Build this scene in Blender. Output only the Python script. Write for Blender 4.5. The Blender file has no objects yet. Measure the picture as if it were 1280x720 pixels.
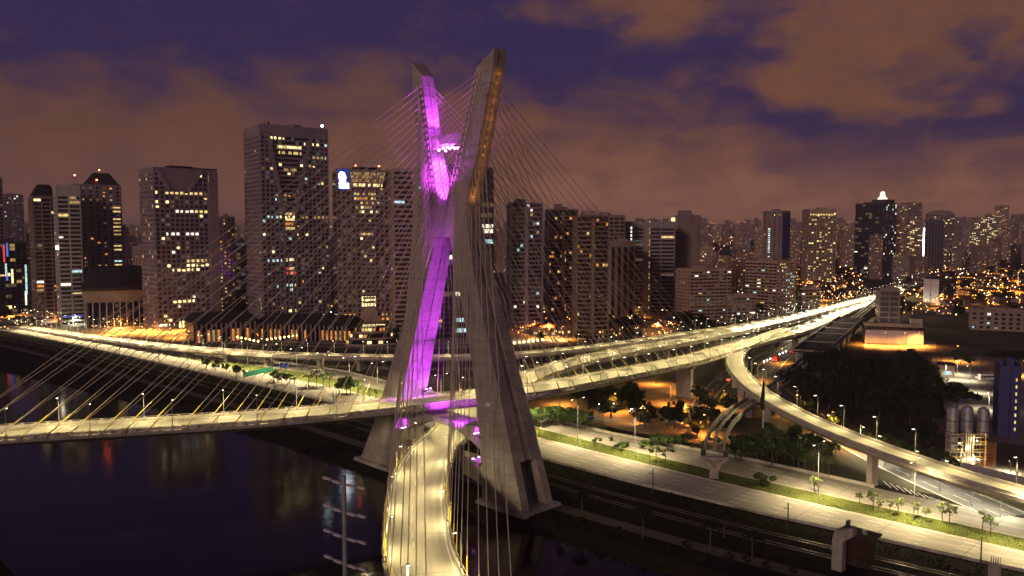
import bpy, math, random
from math import radians as R, sin, cos, pi, sqrt, atan2
from mathutils import Vector, Matrix
random.seed(7)
S = bpy.context.scene
COL = S.collection

# ------------------------------------------------------------------ camera
F, H, PITCH = 1000.0, 80.0, R(3.85)
cd = bpy.data.cameras.new('camera'); cam = bpy.data.objects.new('camera', cd); COL.objects.link(cam)
cam.location = (0, 0, H); cam.rotation_euler = (R(90) - PITCH, 0, 0)
cd.sensor_width = 36; cd.lens = 36 * F / 1280; cd.clip_start = 0.5; cd.clip_end = 40000
S.camera = cam
S.view_settings.view_transform = 'Standard'; S.view_settings.look = 'None'
S.view_settings.exposure = 0.0; S.view_settings.gamma = 1.0; S.view_settings.use_curve_mapping = False
S.render.engine = 'CYCLES'
cy = S.cycles
cy.use_denoising = True
cy.use_light_tree = True
cy.max_bounces = 4; cy.diffuse_bounces = 2; cy.glossy_bounces = 2; cy.transmission_bounces = 2; cy.volume_bounces = 0
cy.sample_clamp_indirect = 4.0; cy.caustics_reflective = False; cy.caustics_refractive = False
try: cy.denoiser = 'OPENIMAGEDENOISE'
except Exception: pass

# ------------------------------------------------------------------ node helper
class NT:
    def __init__(s, tree): s.t = tree; s.t.nodes.clear()
    def n(s, typ, **kw):
        nd = s.t.nodes.new(typ)
        for k, v in kw.items(): setattr(nd, k, v)
        return nd
    def put(s, sock, v):
        if v is None: return
        if isinstance(v, bpy.types.NodeSocket): s.t.links.new(v, sock)
        else: sock.default_value = v
    def m(s, op, a, b=None, c=None, clamp=False):
        nd = s.n('ShaderNodeMath', operation=op); nd.use_clamp = clamp
        for i, v in enumerate((a, b, c)): s.put(nd.inputs[i], v)
        return nd.outputs[0]
    def noise(s, vec, scale, detail=4, rough=.55, dist=0.0):
        nd = s.n('ShaderNodeTexNoise'); s.put(nd.inputs['Vector'], vec)
        nd.inputs['Scale'].default_value = scale; nd.inputs['Detail'].default_value = detail
        nd.inputs['Roughness'].default_value = rough; nd.inputs['Distortion'].default_value = dist
        return nd.outputs[0]
    def smooth(s, v, a, b, lo=0., hi=1.):
        nd = s.n('ShaderNodeMapRange', interpolation_type='SMOOTHSTEP')
        for i, x in enumerate((v, a, b, lo, hi)): s.put(nd.inputs[i], x)
        return nd.outputs[0]
    def mix(s, f, a, b, mode='MIX'):
        nd = s.n('ShaderNodeMix', data_type='RGBA', blend_type=mode)
        s.put(nd.inputs[0], f)
        for i, v in ((6, a), (7, b)):
            if not isinstance(v, bpy.types.NodeSocket) and len(v) == 3: v = (*v, 1)
            s.put(nd.inputs[i], v)
        return nd.outputs[2]

# ------------------------------------------------------------------ world: night sky with lit cloud
W_ = bpy.data.worlds.new('World'); S.world = W_; W_.use_nodes = True
w = NT(W_.node_tree)
geo = w.n('ShaderNodeTexCoord').outputs['Generated']
sep = w.n('ShaderNodeSeparateXYZ'); w.put(sep.inputs[0], geo)
X, Y, Z = sep.outputs
az = w.m('MULTIPLY', w.m('ARCTAN2', X, Y), 57.2958)
el = w.m('MULTIPLY', w.m('ARCSINE', Z), 57.2958)
# cloud layer: stretched noise in direction space
cmb = w.n('ShaderNodeCombineXYZ'); w.put(cmb.inputs[0], w.m('MULTIPLY', az, .05)); w.put(cmb.inputs[1], w.m('MULTIPLY', el, .10)); cmb.inputs[2].default_value = 3.7
n1 = w.noise(cmb.outputs[0], 1.6, 8, .60, .3)
n2 = w.noise(cmb.outputs[0], 5.5, 6, .62, .3)
cm2 = w.n('ShaderNodeCombineXYZ'); w.put(cm2.inputs[0], w.m('MULTIPLY', az, .05)); w.put(cm2.inputs[1], w.m('MULTIPLY', el, .09)); cm2.inputs[2].default_value = 19.3
wa = w.noise(cm2.outputs[0], 2.6, 5, .6, 0)
az_w = w.m('ADD', az, w.m('MULTIPLY', w.m('SUBTRACT', wa, .5), 16)); el_w = w.m('ADD', el, w.m('MULTIPLY', w.m('SUBTRACT', n1, .5), 7))
def blob(x, y, sx, sy, a):
    ax = math.degrees(math.atan((x - 640) / F)); ey = math.degrees(math.atan((293 - y) / F))
    dx = w.m('DIVIDE', w.m('SUBTRACT', az_w, ax), math.degrees(sx / F)); dy = w.m('DIVIDE', w.m('SUBTRACT', el_w, ey), math.degrees(sy / F))
    q = w.m('ADD', w.m('MULTIPLY', dx, dx), w.m('MULTIPLY', dy, dy))
    return w.m('MULTIPLY', w.m('EXPONENT', w.m('MULTIPLY', q, -1.0)), a)
cr = w.n('ShaderNodeValToRGB'); w.put(cr.inputs[0], w.m('ADD', w.m('DIVIDE', az, 80.0), .5)); rmp = cr.color_ramp; rmp.interpolation = 'B_SPLINE'
edge = [(-60, 82), (0, 88), (60, 100), (125, 74), (190, 98), (250, 66), (320, 112), (390, 98), (440, 66), (500, 54), (550, 82), (600, 70), (650, 104), (700, 96), (770, 124), (860, 118), (915, 96), (950, 150), (1010, 186), (1100, 176), (1180, 168), (1240, 182), (1320, 168)]
for i, (x, y) in enumerate(edge):
    ps_ = math.degrees(math.atan((x - 640) / F)) / 80 + .5; v_ = math.degrees(math.atan((293 - y) / F)) / 20
    e_ = rmp.elements[i] if i < 2 else rmp.elements.new(ps_)
    e_.position = ps_; e_.color = (v_, v_, v_, 1)
n3 = w.noise(cmb.outputs[0], 3.2, 8, .58, .5)
lowd = w.m('ADD', w.m('SUBTRACT', w.m('MULTIPLY', cr.outputs[0], 20.0), el), w.m('ADD', w.m('MULTIPLY', w.m('SUBTRACT', n3, .5), 9), w.m('MULTIPLY', w.m('SUBTRACT', n2, .5), 4.5)))
low = w.smooth(lowd, -1.3, 5.2)
up = w.m('MULTIPLY', w.smooth(el, 18, 30), .35)
for b in ((1085, 62, 122, 80, 1.0), (1010, 110, 60, 40, .5), (1180, 30, 60, 50, .55), (1255, 45, 45, 50, .7), (1255, 148, 45, 16, .7), (825, 22, 75, 34, .9), (655, 20, 50, 18, .45), (870, 108, 60, 14, .3)):
    up = w.m('ADD', up, blob(*b))
up = w.smooth(w.m('ADD', up, w.m('ADD', w.m('MULTIPLY', w.m('SUBTRACT', n3, .5), 1.5), w.m('MULTIPLY', w.m('SUBTRACT', n2, .5), .7))), .02, .98)
cl = w.m('MAXIMUM', low, up)
for b in ((75, 122, 42, 14, .8), (1218, 95, 34, 36, .85), (1075, 100, 40, 12, .35), (760, 185, 120, 10, .2), (1215, 175, 40, 12, .4)):
    cl = w.m('MULTIPLY', cl, w.m('SUBTRACT', 1.0, w.m('MULTIPLY', blob(*b), w.smooth(n2, .3, .6))))
cl = w.m('MULTIPLY', cl, w.smooth(n3, .25, .6, .78, 1.0))
cl = w.m('MAXIMUM', cl, w.smooth(el, 7.5, 1.5, 0, .95))
base = w.mix(w.smooth(el, 0., 16.), (.045, .026, .060), (.0335, .0225, .075))
cloudc = w.mix(w.smooth(el, 0., 9.), (.270, .118, .076), (.166, .071, .043))
cloudc = w.mix(w.m('MULTIPLY', w.smooth(az, 5., -28.), .55), cloudc, (.105, .047, .040))
cloudc = w.mix(w.smooth(n2, .38, .68, 0, .45), cloudc, (.105, .050, .042))
skyc = w.mix(cl, base, cloudc)
skyc = w.mix(w.smooth(el, -0.5, -6.), skyc, (.02, .012, .012))
nis = w.n('ShaderNodeTexSky', sky_type='NISHITA'); nis.sun_disc = False; nis.sun_elevation = R(-9); nis.sun_rotation = R(200)
bg1 = w.n('ShaderNodeBackground'); w.put(bg1.inputs[0], skyc); bg1.inputs[1].default_value = 1.0
bg2 = w.n('ShaderNodeBackground'); w.put(bg2.inputs[0], nis.outputs[0]); bg2.inputs[1].default_value = 0.05
ad = w.n('ShaderNodeAddShader'); w.t.links.new(bg1.outputs[0], ad.inputs[0]); w.t.links.new(bg2.outputs[0], ad.inputs[1])
w.t.links.new(ad.outputs[0], w.n('ShaderNodeOutputWorld').inputs[0])

# ------------------------------------------------------------------ sun lamp: low fill added behind the camera to lift the facades
sd = bpy.data.lights.new('facade_fill', 'SUN'); sd.energy = 1.05; sd.angle = R(8); sd.color = (1.0, .68, .62)
so = bpy.data.objects.new('facade_fill', sd); COL.objects.link(so); so.rotation_euler = (R(76), 0, R(-28))

# ------------------------------------------------------------------ places
def P(px, py, z=0.0):
    "survey point: where the sight line through a photo pixel meets height z"
    a = (px - 640) / F; b = (360 - py) / F; c_, s_ = cos(PITCH), sin(PITCH)
    d = (a, c_ + b * s_, -s_ + b * c_); k = (z - H) / d[2]
    return Vector((d[0] * k, d[1] * k, z))
def zat(px, py, dist):
    a = (px - 640) / F; b = (360 - py) / F; c_, s_ = cos(PITCH), sin(PITCH)
    return H + (-s_ + b * c_) * dist / (c_ + b * s_)
def proj(v):
    z = v[2] - H; fw = v[1] * cos(PITCH) - z * sin(PITCH); up = v[1] * sin(PITCH) + z * cos(PITCH)
    return 640 + F * v[0] / fw, 360 - F * up / fw
CT = Vector((-19.84, 255.29, 0)); TV = Vector((.70711, -.70711, 0)); NV = Vector((.70711, .70711, 0))
def W(t, n, z=0.0): return CT + TV * t + NV * n + Vector((0, 0, z))
def TN(v): q = v - CT; return q.dot(TV), q.dot(NV)
def lerp(xs, ys, x):
    if x <= xs[0]: return ys[0]
    for i in range(len(xs) - 1):
        if x <= xs[i + 1]: return ys[i] + (ys[i + 1] - ys[i]) * (x - xs[i]) / (xs[i + 1] - xs[i])
    return ys[-1]
def smoothstep(a, b, x):
    u = min(1, max(0, (x - a) / (b - a))); return u * u * (3 - 2 * u)
def terrain(x, y):
    return 72 * smoothstep(1250, 4600, y)

# ------------------------------------------------------------------ mesh helpers
class MB:
    def __init__(s): s.v = []; s.f = []; s.m = []; s.uv = []
    def face(s, idx, m=0): s.f.append(tuple(idx)); s.m.append(m)
    def poly(s, pts, m=0):
        o = len(s.v); s.v += [tuple(p) for p in pts]; s.face(range(o, o + len(pts)), m)
    def hexa(s, p, m=0):
        o = len(s.v); s.v += [tuple(q) for q in p]
        for q in ((0, 3, 2, 1), (4, 5, 6, 7), (0, 1, 5, 4), (1, 2, 6, 5), (2, 3, 7, 6), (3, 0, 4, 7)): s.face([o + i for i in q], m)
    def box(s, x0, x1, y0, y1, z0, z1, m=0):
        s.hexa(((x0, y0, z0), (x1, y0, z0), (x1, y1, z0), (x0, y1, z0), (x0, y0, z1), (x1, y0, z1), (x1, y1, z1), (x0, y1, z1)), m)
    def obox(s, c, ux, uy, hx, hy, z0, z1, m=0):
        c = Vector(c); a = Vector(ux) * hx; b = Vector(uy) * hy
        q = [c - a - b, c + a - b, c + a + b, c - a + b]
        s.hexa([(p.x, p.y, z0) for p in q] + [(p.x, p.y, z1) for p in q], m)
    def rings(s, rs, caps=True, m=0):
        o = len(s.v); k = len(rs[0])
        for r in rs: s.v += [tuple(p) for p in r]
        for i in range(len(rs) - 1):
            for j in range(k):
                a = o + i * k + j; b = o + i * k + (j + 1) % k
                s.face((a, b, b + k, a + k), m)
        if caps:
            s.face([o + j for j in range(k)][::-1], m); s.face([o + (len(rs) - 1) * k + j for j in range(k)], m)
    def tube(s, pts, r, n=6, m=0, caps=True):
        pts = [Vector(p) for p in pts]; rs = []
        rr = r if isinstance(r, (list, tuple)) else [r] * len(pts)
        for i, p in enumerate(pts):
            d = (pts[min(i + 1, len(pts) - 1)] - pts[max(i - 1, 0)]).normalized()
            a = d.orthogonal() if abs(d.z) > .95 else Vector((0, 0, 1)).cross(d)
            if abs(d.z) > .95: a = Vector((1, 0, 0)) - d * d.x
            a.normalize(); b = d.cross(a)
            rs.append([p + (a * cos(2 * pi * k / n) + b * sin(2 * pi * k / n)) * rr[i] for k in range(n)])
        s.rings(rs, caps, m)
    def sweep(s, path, sec, m=0, caps=True):
        "path: list of (point, left unit vector); sec: closed list of (offset to the left, dz)"
        s.rings([[p + l * o + Vector((0, 0, dz)) for o, dz in sec] for p, l in path], caps, m)
    def build(s, name, mats, parent=None, org=None, smooth=False, kind=None):
        me = bpy.data.meshes.new(name)
        v = s.v
        if org is not None: v = [(p[0] - org[0], p[1] - org[1], p[2] - org[2]) for p in v]
        me.from_pydata(v, [], s.f)
        if not isinstance(mats, (list, tuple)): mats = [mats]
        for q in mats: me.materials.append(q)
        if len(mats) > 1: me.polygons.foreach_set('material_index', s.m)
        if smooth: me.polygons.foreach_set('use_smooth', [True] * len(s.f))
        if s.uv:
            ul = me.uv_layers.new(name='UVMap'); ul.data.foreach_set('uv', [c for q in s.uv for c in q])
        me.update()
        ob = bpy.data.objects.new(name, me); COL.objects.link(ob)
        if parent is not None: ob.parent = parent
        elif org is not None: ob.location = org
        if kind: ob['kind'] = kind
        return ob
def tag(o, label, cat, group=None):
    o['label'] = label; o['category'] = cat
    if group: o['group'] = group
    return o
def thing(name, label, cat, loc=(0, 0, 0), rz=0.0, group=None):
    o = bpy.data.objects.new(name, None); COL.objects.link(o); o.location = loc; o.rotation_euler = (0, 0, rz); o.empty_display_size = .5
    return tag(o, label, cat, group)
KIDS = {}
def copy_tree(o, parent=None):
    c_ = o.copy(); COL.objects.link(c_)
    if parent is not None: c_.parent = parent
    for ch in o.children: copy_tree(ch, c_)
    return c_
def place(proto, used, loc, rz=0.0, sc=1.0, label=None, group=None):
    "first call moves the prototype itself, later calls copy it with its parts"
    o = proto if not used else copy_tree(proto)
    used.append(1)
    o.location = loc; o.rotation_euler = (0, 0, rz); o.scale = (sc,) * 3 if not isinstance(sc, tuple) else sc
    if label: o['label'] = label
    if group: o['group'] = group
    return o

# ------------------------------------------------------------------ materials
def mat(name, c1, c2=None, rough=.8, scale=.3, detail=5, bump=0.0, bscale=None, metal=0.0, spec=None, stretch=None, coord='Object', streak=0.0):
    m_ = bpy.data.materials.new(name); m_.use_nodes = True; t = NT(m_.node_tree)
    bs = t.n('ShaderNodeBsdfPrincipled'); out = t.n('ShaderNodeOutputMaterial'); t.t.links.new(bs.outputs[0], out.inputs[0])
    vec = t.n('ShaderNodeTexCoord').outputs['Object'] if coord == 'Object' else t.n('ShaderNodeNewGeometry').outputs['Position']
    if stretch:
        mp = t.n('ShaderNodeMapping'); mp.inputs['Scale'].default_value = stretch[:3]
        if len(stretch) > 3: mp.inputs['Rotation'].default_value = (0, 0, stretch[3])
        t.put(mp.inputs[0], vec); vec = mp.outputs[0]
    if c2 is None: c2 = tuple(x * .6 for x in c1)
    nz = t.noise(vec, scale, detail, .6)
    colr = t.mix(t.smooth(nz, .3, .7), c1, c2)
    nf = t.noise(vec, scale * 9, 3, .6)
    colr = t.mix(t.smooth(nf, .35, .8, 0, .45), colr, tuple(x * .55 for x in c1))
    if streak:
        mp = t.n('ShaderNodeMapping'); mp.inputs['Scale'].default_value = (1.2, 1.2, .06); t.put(mp.inputs[0], vec)
        colr = t.mix(t.smooth(t.noise(mp.outputs[0], 1.0, 4, .6), .5, .75, 0, streak), colr, tuple(x * .3 for x in c1))
    t.put(bs.inputs['Base Color'], colr); bs.inputs['Roughness'].default_value = rough; bs.inputs['Metallic'].default_value = metal
    bs.inputs['Specular IOR Level'].default_value = (.4 if rough < .72 else .02 if rough > .9 else .12) if spec is None else spec
    if bump:
        bp = t.n('ShaderNodeBump'); bp.inputs['Strength'].default_value = bump; bp.inputs['Distance'].default_value = .1
        t.put(bp.inputs['Height'], t.noise(vec, bscale or scale * 12, 4, .6)); t.put(bs.inputs['Normal'], bp.outputs[0])
    return m_
def emit(name, col, strength, vary=0.0):
    m_ = bpy.data.materials.new(name); m_.use_nodes = True; t = NT(m_.node_tree)
    e = t.n('ShaderNodeEmission'); out = t.n('ShaderNodeOutputMaterial'); t.t.links.new(e.outputs[0], out.inputs[0])
    e.inputs[0].default_value = (*col, 1)
    if vary:
        g = t.n('ShaderNodeNewGeometry').outputs['Position']
        t.put(e.inputs[1], t.m('MULTIPLY', t.smooth(t.noise(g, .55, 3, .7), .3, .7, 1 - vary, 1 + vary), strength))
    else: e.inputs[1].default_value = strength
    m_.cycles.emission_sampling = 'NONE'
    return m_
M = {}
M['conc'] = mat('pale_concrete', (.36, .325, .27), (.22, .20, .17), .85, .12, 7, .3, 2.0, streak=.75)
M['conc2'] = mat('weathered_concrete', (.30, .28, .24), (.19, .175, .155), .9, .2, 6, .3, 2.0, streak=.6)
M['joint'] = mat('recessed_joint_concrete', (.12, .11, .095), None, .9)
M['barrier'] = mat('barrier_concrete', (.42, .39, .32), (.27, .25, .21), .85, .25, 5, .2, streak=.5)
def roadmat_(name, c1, c2, lane):
    m_ = bpy.data.materials.new(name); m_.use_nodes = True; t = NT(m_.node_tree)
    bs = t.n('ShaderNodeBsdfPrincipled'); t.t.links.new(bs.outputs[0], t.n('ShaderNodeOutputMaterial').inputs[0])
    uv = t.n('ShaderNodeTexCoord').outputs['UV']
    def sc(x, y):
        mp = t.n('ShaderNodeMapping'); mp.inputs['Scale'].default_value = (x, y, 1); t.put(mp.inputs[0], uv); return mp.outputs[0]
    col = t.mix(t.smooth(t.noise(sc(.9, .012), 1.0, 4, .6), .35, .68), c1, c2)                       # tyre-worn bands along the lanes
    col = t.mix(t.smooth(t.noise(sc(.10, .035), 1.0, 6, .6), .46, .62, 0, .55), col, tuple(x * .62 for x in c1))   # resurfaced patches
    sp = t.n('ShaderNodeSeparateXYZ'); t.put(sp.inputs[0], uv)
    w_ = t.m('ABSOLUTE', t.m('SUBTRACT', t.m('FRACT', t.m('DIVIDE', sp.outputs[0], lane / 2)), .5))
    col = t.mix(t.smooth(w_, .16, .02, 0, .35), col, tuple(x * .55 for x in c1))                    # oil and rubber in the wheel paths
    j_ = t.m('ABSOLUTE', t.m('SUBTRACT', t.m('FRACT', t.m('DIVIDE', sp.outputs[1], 21.0)), .5))
    col = t.mix(t.m('LESS_THAN', j_, .007), col, tuple(x * .35 for x in c1))                        # sealed transverse joints
    col = t.mix(t.smooth(t.noise(sc(3, 3), 1.0, 4, .7), .4, .75, 0, .35), col, tuple(x * .6 for x in c1))
    t.put(bs.inputs['Base Color'], col); bs.inputs['Roughness'].default_value = .72; bs.inputs['Specular IOR Level'].default_value = .25
    return m_
M['asph'] = roadmat_('worn_asphalt', (.20, .188, .162), (.115, .108, .096), 4.2)
M['deckroad'] = roadmat_('concrete_roadway', (.225, .212, .172), (.150, .142, .118), 4.0)
M['asphd'] = mat('dark_asphalt', (.085, .080, .075), (.055, .052, .05), .8, .08, 6, .25, 6.0, coord='Pos')
M['paint'] = mat('road_paint', (.72, .70, .62), (.40, .38, .34), .7, .6, coord='Pos')
M['paving'] = mat('plaza_paving', (.20, .175, .15), (.12, .105, .09), .8, .06, 6, .1, coord='Pos')
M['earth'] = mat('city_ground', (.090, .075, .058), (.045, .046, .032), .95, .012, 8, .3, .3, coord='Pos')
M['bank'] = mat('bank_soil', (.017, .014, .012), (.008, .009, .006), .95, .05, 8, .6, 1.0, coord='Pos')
M['path'] = mat('cycle_path', (.075, .062, .062), (.05, .042, .043), .9, .1, 5, coord='Pos')
M['ballast'] = mat('track_ballast', (.024, .020, .019), (.014, .012, .012), .95, .6, 6, .6, 4.0, coord='Pos')
M['rail'] = mat('rail_steel', (.35, .33, .32), (.2, .15, .12), .32, .4, metal=.9)
M['grass'] = mat('verge_grass', (.072, .085, .022), (.038, .048, .016), .95, .15, 7, .8, 3.0, coord='Pos')
M['leaf'] = mat('leaf_green', (.055, .095, .026), (.028, .05, .016), .8, .35, 4, coord='Pos')
M['weed'] = mat('bank_weed', (.016, .018, .010), (.009, .010, .006), .9, .3, 4, coord='Pos')
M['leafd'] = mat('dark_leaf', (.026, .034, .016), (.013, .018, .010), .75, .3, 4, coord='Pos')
M['leafy'] = mat('pale_leaf', (.12, .15, .045), (.065, .09, .03), .7, .5, 4, coord='Pos')
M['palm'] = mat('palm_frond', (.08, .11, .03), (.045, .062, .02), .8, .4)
M['bark'] = mat('bark', (.10, .075, .052), (.055, .042, .03), .9, 2., 4, .4)
M['steel'] = mat('galvanised_steel', (.42, .43, .43), (.30, .31, .31), .45, .8, metal=.6)
M['pole'] = mat('painted_pole', (.24, .25, .25), (.17, .18, .18), .5, .8)
M['dark'] = mat('dark_metal', (.03, .028, .03), (.018, .017, .02), .5, .8)
M['cable'] = mat('stay_cable_sheath', (.46, .39, .28), (.38, .33, .24), .5, .2)
M['guard'] = mat('yellow_guard_pipe', (.62, .48, .06), (.5, .38, .05), .5, .5)
M['signb'] = mat('blue_sign_face', (.012, .06, .42), (.010, .05, .36), .5, .5)
M['signg'] = mat('green_hoarding', (.008, .14, .09), (.006, .10, .07), .5, .3)
M['white'] = mat('white_paint', (.74, .73, .70), (.58, .57, .55), .5, .4)
M['red'] = mat('red_paint', (.45, .03, .025), (.35, .02, .02), .4, .4)
M['blue'] = mat('blue_cladding', (.020, .026, .13), (.014, .018, .09), .5, .2)
M['roofd'] = mat('dark_roofing', (.035, .030, .032), (.02, .018, .02), .8, .15, 5)
M['tile'] = mat('clay_tile_roof', (.17, .075, .045), (.09, .045, .03), .9, .4, 5)
M['wallp'] = mat('plaster_wall', (.33, .28, .23), (.22, .185, .15), .9, .1, 5, streak=.3)
M['wallb'] = mat('brown_facade', (.27, .205, .18), (.19, .145, .13), .8, .03, 4, streak=.25)
M['wallg'] = mat('grey_facade', (.30, .265, .26), (.22, .195, .19), .75, .03, 4, streak=.25)
M['wallm'] = mat('mauve_facade', (.25, .205, .22), (.19, .155, .165), .7, .03, 4, streak=.2)
M['wallw'] = mat('warm_facade', (.38, .28, .20), (.28, .20, .145), .8, .03, 4, streak=.25)
M['walld'] = mat('dark_facade', (.085, .070, .075), (.055, .045, .05), .6, .04, 4)
M['wallk'] = mat('pale_panel_facade', (.46, .44, .42), (.36, .345, .33), .7, .03, 4, streak=.2)
M['housea'] = mat('stained_house_wall', (.20, .16, .13), (.13, .105, .09), .9, .1, 5, streak=.3); M['houseb'] = mat('dull_house_wall', (.14, .11, .095), (.09, .075, .065), .9, .1, 5, streak=.3)
M['walltan'] = mat('tan_facade', (.24, .175, .12), (.17, .125, .09), .85, .03, 4, streak=.3)
M['tyre'] = mat('tyre_rubber', (.02, .02, .02), None, .9)
def glassmat(name, c, rough=.12):
    m_ = bpy.data.materials.new(name); m_.use_nodes = True; t = NT(m_.node_tree)
    bs = t.n('ShaderNodeBsdfPrincipled'); out = t.n('ShaderNodeOutputMaterial'); t.t.links.new(bs.outputs[0], out.inputs[0])
    g = t.n('ShaderNodeNewGeometry').outputs['Position']
    t.put(bs.inputs['Base Color'], t.mix(t.smooth(t.noise(g, .4, 3, .7), .35, .7), c, tuple(x * .45 for x in c)))
    bs.inputs['Roughness'].default_value = rough; bs.inputs['Specular IOR Level'].default_value = .6
    return m_
M['glass'] = glassmat('dark_window_glass', (.022, .020, .026))
M['glassb'] = glassmat('blue_black_glass', (.016, .018, .035), .08)
M['tail'] = emit('tail_lamp_red', (1, .05, .02), 14); M['headl'] = emit('head_lamp_white', (1, .95, .85), 10)
LIT = [emit('lit_warm_dim', (1, .62, .22), .42, .5), emit('lit_warm', (1, .70, .26), 1.0, .5), emit('lit_yellow_bright', (1, .78, .34), 1.9, .45), emit('lit_white', (1, .93, .72), 1.5, .5),
       emit('lit_cool', (.62, .95, .95), .9, .5), emit('lit_orange', (1, .38, .08), .8, .5), emit('lit_red', (1, .07, .09), .9, .3), emit('lit_blue', (.12, .25, 1), .8, .3), emit('lit_faint_warm', (1, .66, .34), .11, .6), emit('lit_faint_cool', (.7, .85, 1), .07, .6)]
M['lamp_o'] = emit('sodium_lamp', (1, .42, .08), 22); M['lamp_w'] = emit('white_lamp', (1, .90, .62), 14); M['serv'] = emit('service_lamp_glow', (1, .36, .08), 1.0); M['lamp_c'] = emit('cool_lamp', (.75, .92, 1), 34)
M['beacon'] = emit('red_beacon', (1, .12, .05), 26); M['lantern'] = emit('lantern_glow', (1, .58, .20), 7)
M['purple'] = emit('purple_floodlight', (.78, .32, 1), 22)
M['logo'] = emit('logo_white', (.88, .95, 1), 6.0); M['logob'] = emit('logo_blue', (.02, .10, 1), .45)
# river
mw = bpy.data.materials.new('river_water'); mw.use_nodes = True; t = NT(mw.node_tree)
bs = t.n('ShaderNodeBsdfPrincipled'); t.t.links.new(bs.outputs[0], t.n('ShaderNodeOutputMaterial').inputs[0])
bs.inputs['Base Color'].default_value = (.006, .004, .0045, 1); bs.inputs['Roughness'].default_value = .09; bs.inputs['Specular Tint'].default_value = (.80, .62, .58, 1); bs.inputs['IOR'].default_value = 1.33
g = t.n('ShaderNodeNewGeometry').outputs['Position']
bp = t.n('ShaderNodeBump'); bp.inputs['Strength'].default_value = .055; bp.inputs['Distance'].default_value = .3
t.put(bp.inputs['Height'], t.m('ADD', t.noise(g, .35, 3, .5), t.noise(g, .05, 2, .5))); t.put(bs.inputs['Normal'], bp.outputs[0])
M['water'] = mw

# ------------------------------------------------------------------ ground, river, roads (river-aligned: t along the bank, n away from the camera)
BT = [-1400, -900, -575, -438, -305, -200, -141, -70, 0, 47, 88, 150, 300, 600, 1400]
BN = [-90, -48, 0, 16, 27, 35, 38, 39.2, 39.5, 40, 43, 50.5, 68, 100, 160]
def b_(t): return lerp(BT, BN, t)
KT = [-1400, -700, -358, -204, -96, -28, 40, 94, 200, 500, 1400]
KN = [-230, -110, -47.5, -24.7, -15.5, -14.4, -12.6, -8, 4, 40, 110]
def k_(t): return lerp(KT, KN, t)
tcols = [-8000, -6000, -4000, -2500, -1800] + [-1400 + 20 * i for i in range(111)] + [1000, 1400, 2200, 3500, 6000, 8000]
mb = MB(); rows = []
for tt in tcols:
    k = k_(tt); b = b_(tt); nb = min(-112, k - 95)
    r = [(-1500, 0), (-600, 0), (nb - 12, 0), (nb, -5), (k - 3, -5), (k + 7, 0), (b - .6, 0), (b + 50, 0), (b + 110, 0)] + [(b + 200 + 90 * i, 0) for i in range(8)] + [(1000 + 250 * i, 0) for i in range(1, 22)] + [(8000, 0), (9500, 0)]
    rows.append([W(tt, n, z) for n, z in r])
o0 = 0; K = len(rows[0])
for r in rows:
    for p in r:
        p.z += terrain(p.x, p.y); mb.v.append(tuple(p))
for i in range(len(rows) - 1):
    for j in range(K - 1):
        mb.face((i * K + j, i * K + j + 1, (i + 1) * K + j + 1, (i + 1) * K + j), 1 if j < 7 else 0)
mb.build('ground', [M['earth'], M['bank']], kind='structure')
mb = MB(); mb.poly([W(-1400, -330, -2.4), W(1400, -330, -2.4), W(1400, 115, -2.4), W(-1400, -60, -2.4)]); mb.build('river', M['water'], kind='structure')
def strip(name, lo, hi, t0, t1, z, m_, step=10, kind='structure'):
    mb = MB(); ts = [t0 + (t1 - t0) * i / max(1, int((t1 - t0) / step)) for i in range(int((t1 - t0) / step) + 1)]
    for tt in ts: mb.v += [tuple(W(tt, lo(tt), z)), tuple(W(tt, hi(tt), z))]
    for i in range(len(ts) - 1):
        mb.face((2 * i, 2 * i + 2, 2 * i + 3, 2 * i + 1)); wd = hi(ts[i]) - lo(ts[i]); mb.uv += [(0, ts[i]), (0, ts[i + 1]), (wd, ts[i + 1]), (wd, ts[i])]
    return mb.build(name, m_, kind=kind)
def curb(name, fn, t0, t1, wid, z1, m_, step=10, kind='structure'):
    mb = MB(); path = []
    n_ = int((t1 - t0) / step)
    for i in range(n_ + 1):
        tt = t0 + (t1 - t0) * i / n_; path.append((W(tt, fn(tt), 0), NV))
    mb.sweep(path, [(-wid / 2, -.3), (wid / 2, -.3), (wid / 2 * .7, z1), (-wid / 2 * .7, z1)])
    return mb.build(name, m_, kind=kind)
ML_T = [-900, -575, -468, -346, -237, -180, -100, 0, 60, 420]; ML_N = [-30, 15, 29.5, 42.5, 54, 59.5, 61, 60.5, 60.5, 76]
LL_T = [-900, -575, -468, -346, -285, -203, -150, 0, 60, 420]; LL_N = [-29, 16, 31, 45, 61, 75, 74, 71, 71, 86]
LF_T = [-900, -575, -346, -285, -203, -150, 0, 60, 110, 150, 420]; LF_N = [-10, 30, 60, 76, 91, 88, 85, 90, 90, 92, 112]
ml = lambda t: lerp(ML_T, ML_N, t); ll = lambda t: lerp(LL_T, LL_N, t); lf = lambda t: lerp(LF_T, LF_N, t)
xr = strip('expressway', b_, ml, -880, 400, .008, M['asph'])
lr = strip('local_road', ll, lf, -880, 400, .008, M['asph'])
strip('median_grass', lambda t: ml(t), lambda t: ll(t), -575, 400, .004, M['grass'])
strip('verge_grass', lambda t: lf(t) + .5, lambda t: lf(t) + 9, -300, 60, .004, M['grass'])
strip('riverside_path', lambda t: b_(t) - 36.5, lambda t: b_(t) - 31.5, -700, 400, .006, M['path'])
curb('kerb', lambda t: ml(t), -560, 400, .35, .14, M['barrier']); curb('kerb', lambda t: ll(t), -560, 400, .35, .14, M['barrier'])
curb('expressway_barrier', lambda t: b_(t) - .4, -880, 400, .5, .85, M['barrier'])
curb('local_road_barrier', lambda t: lf(t) + .4, -280, 100, .7, .9, M['barrier'])
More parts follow.
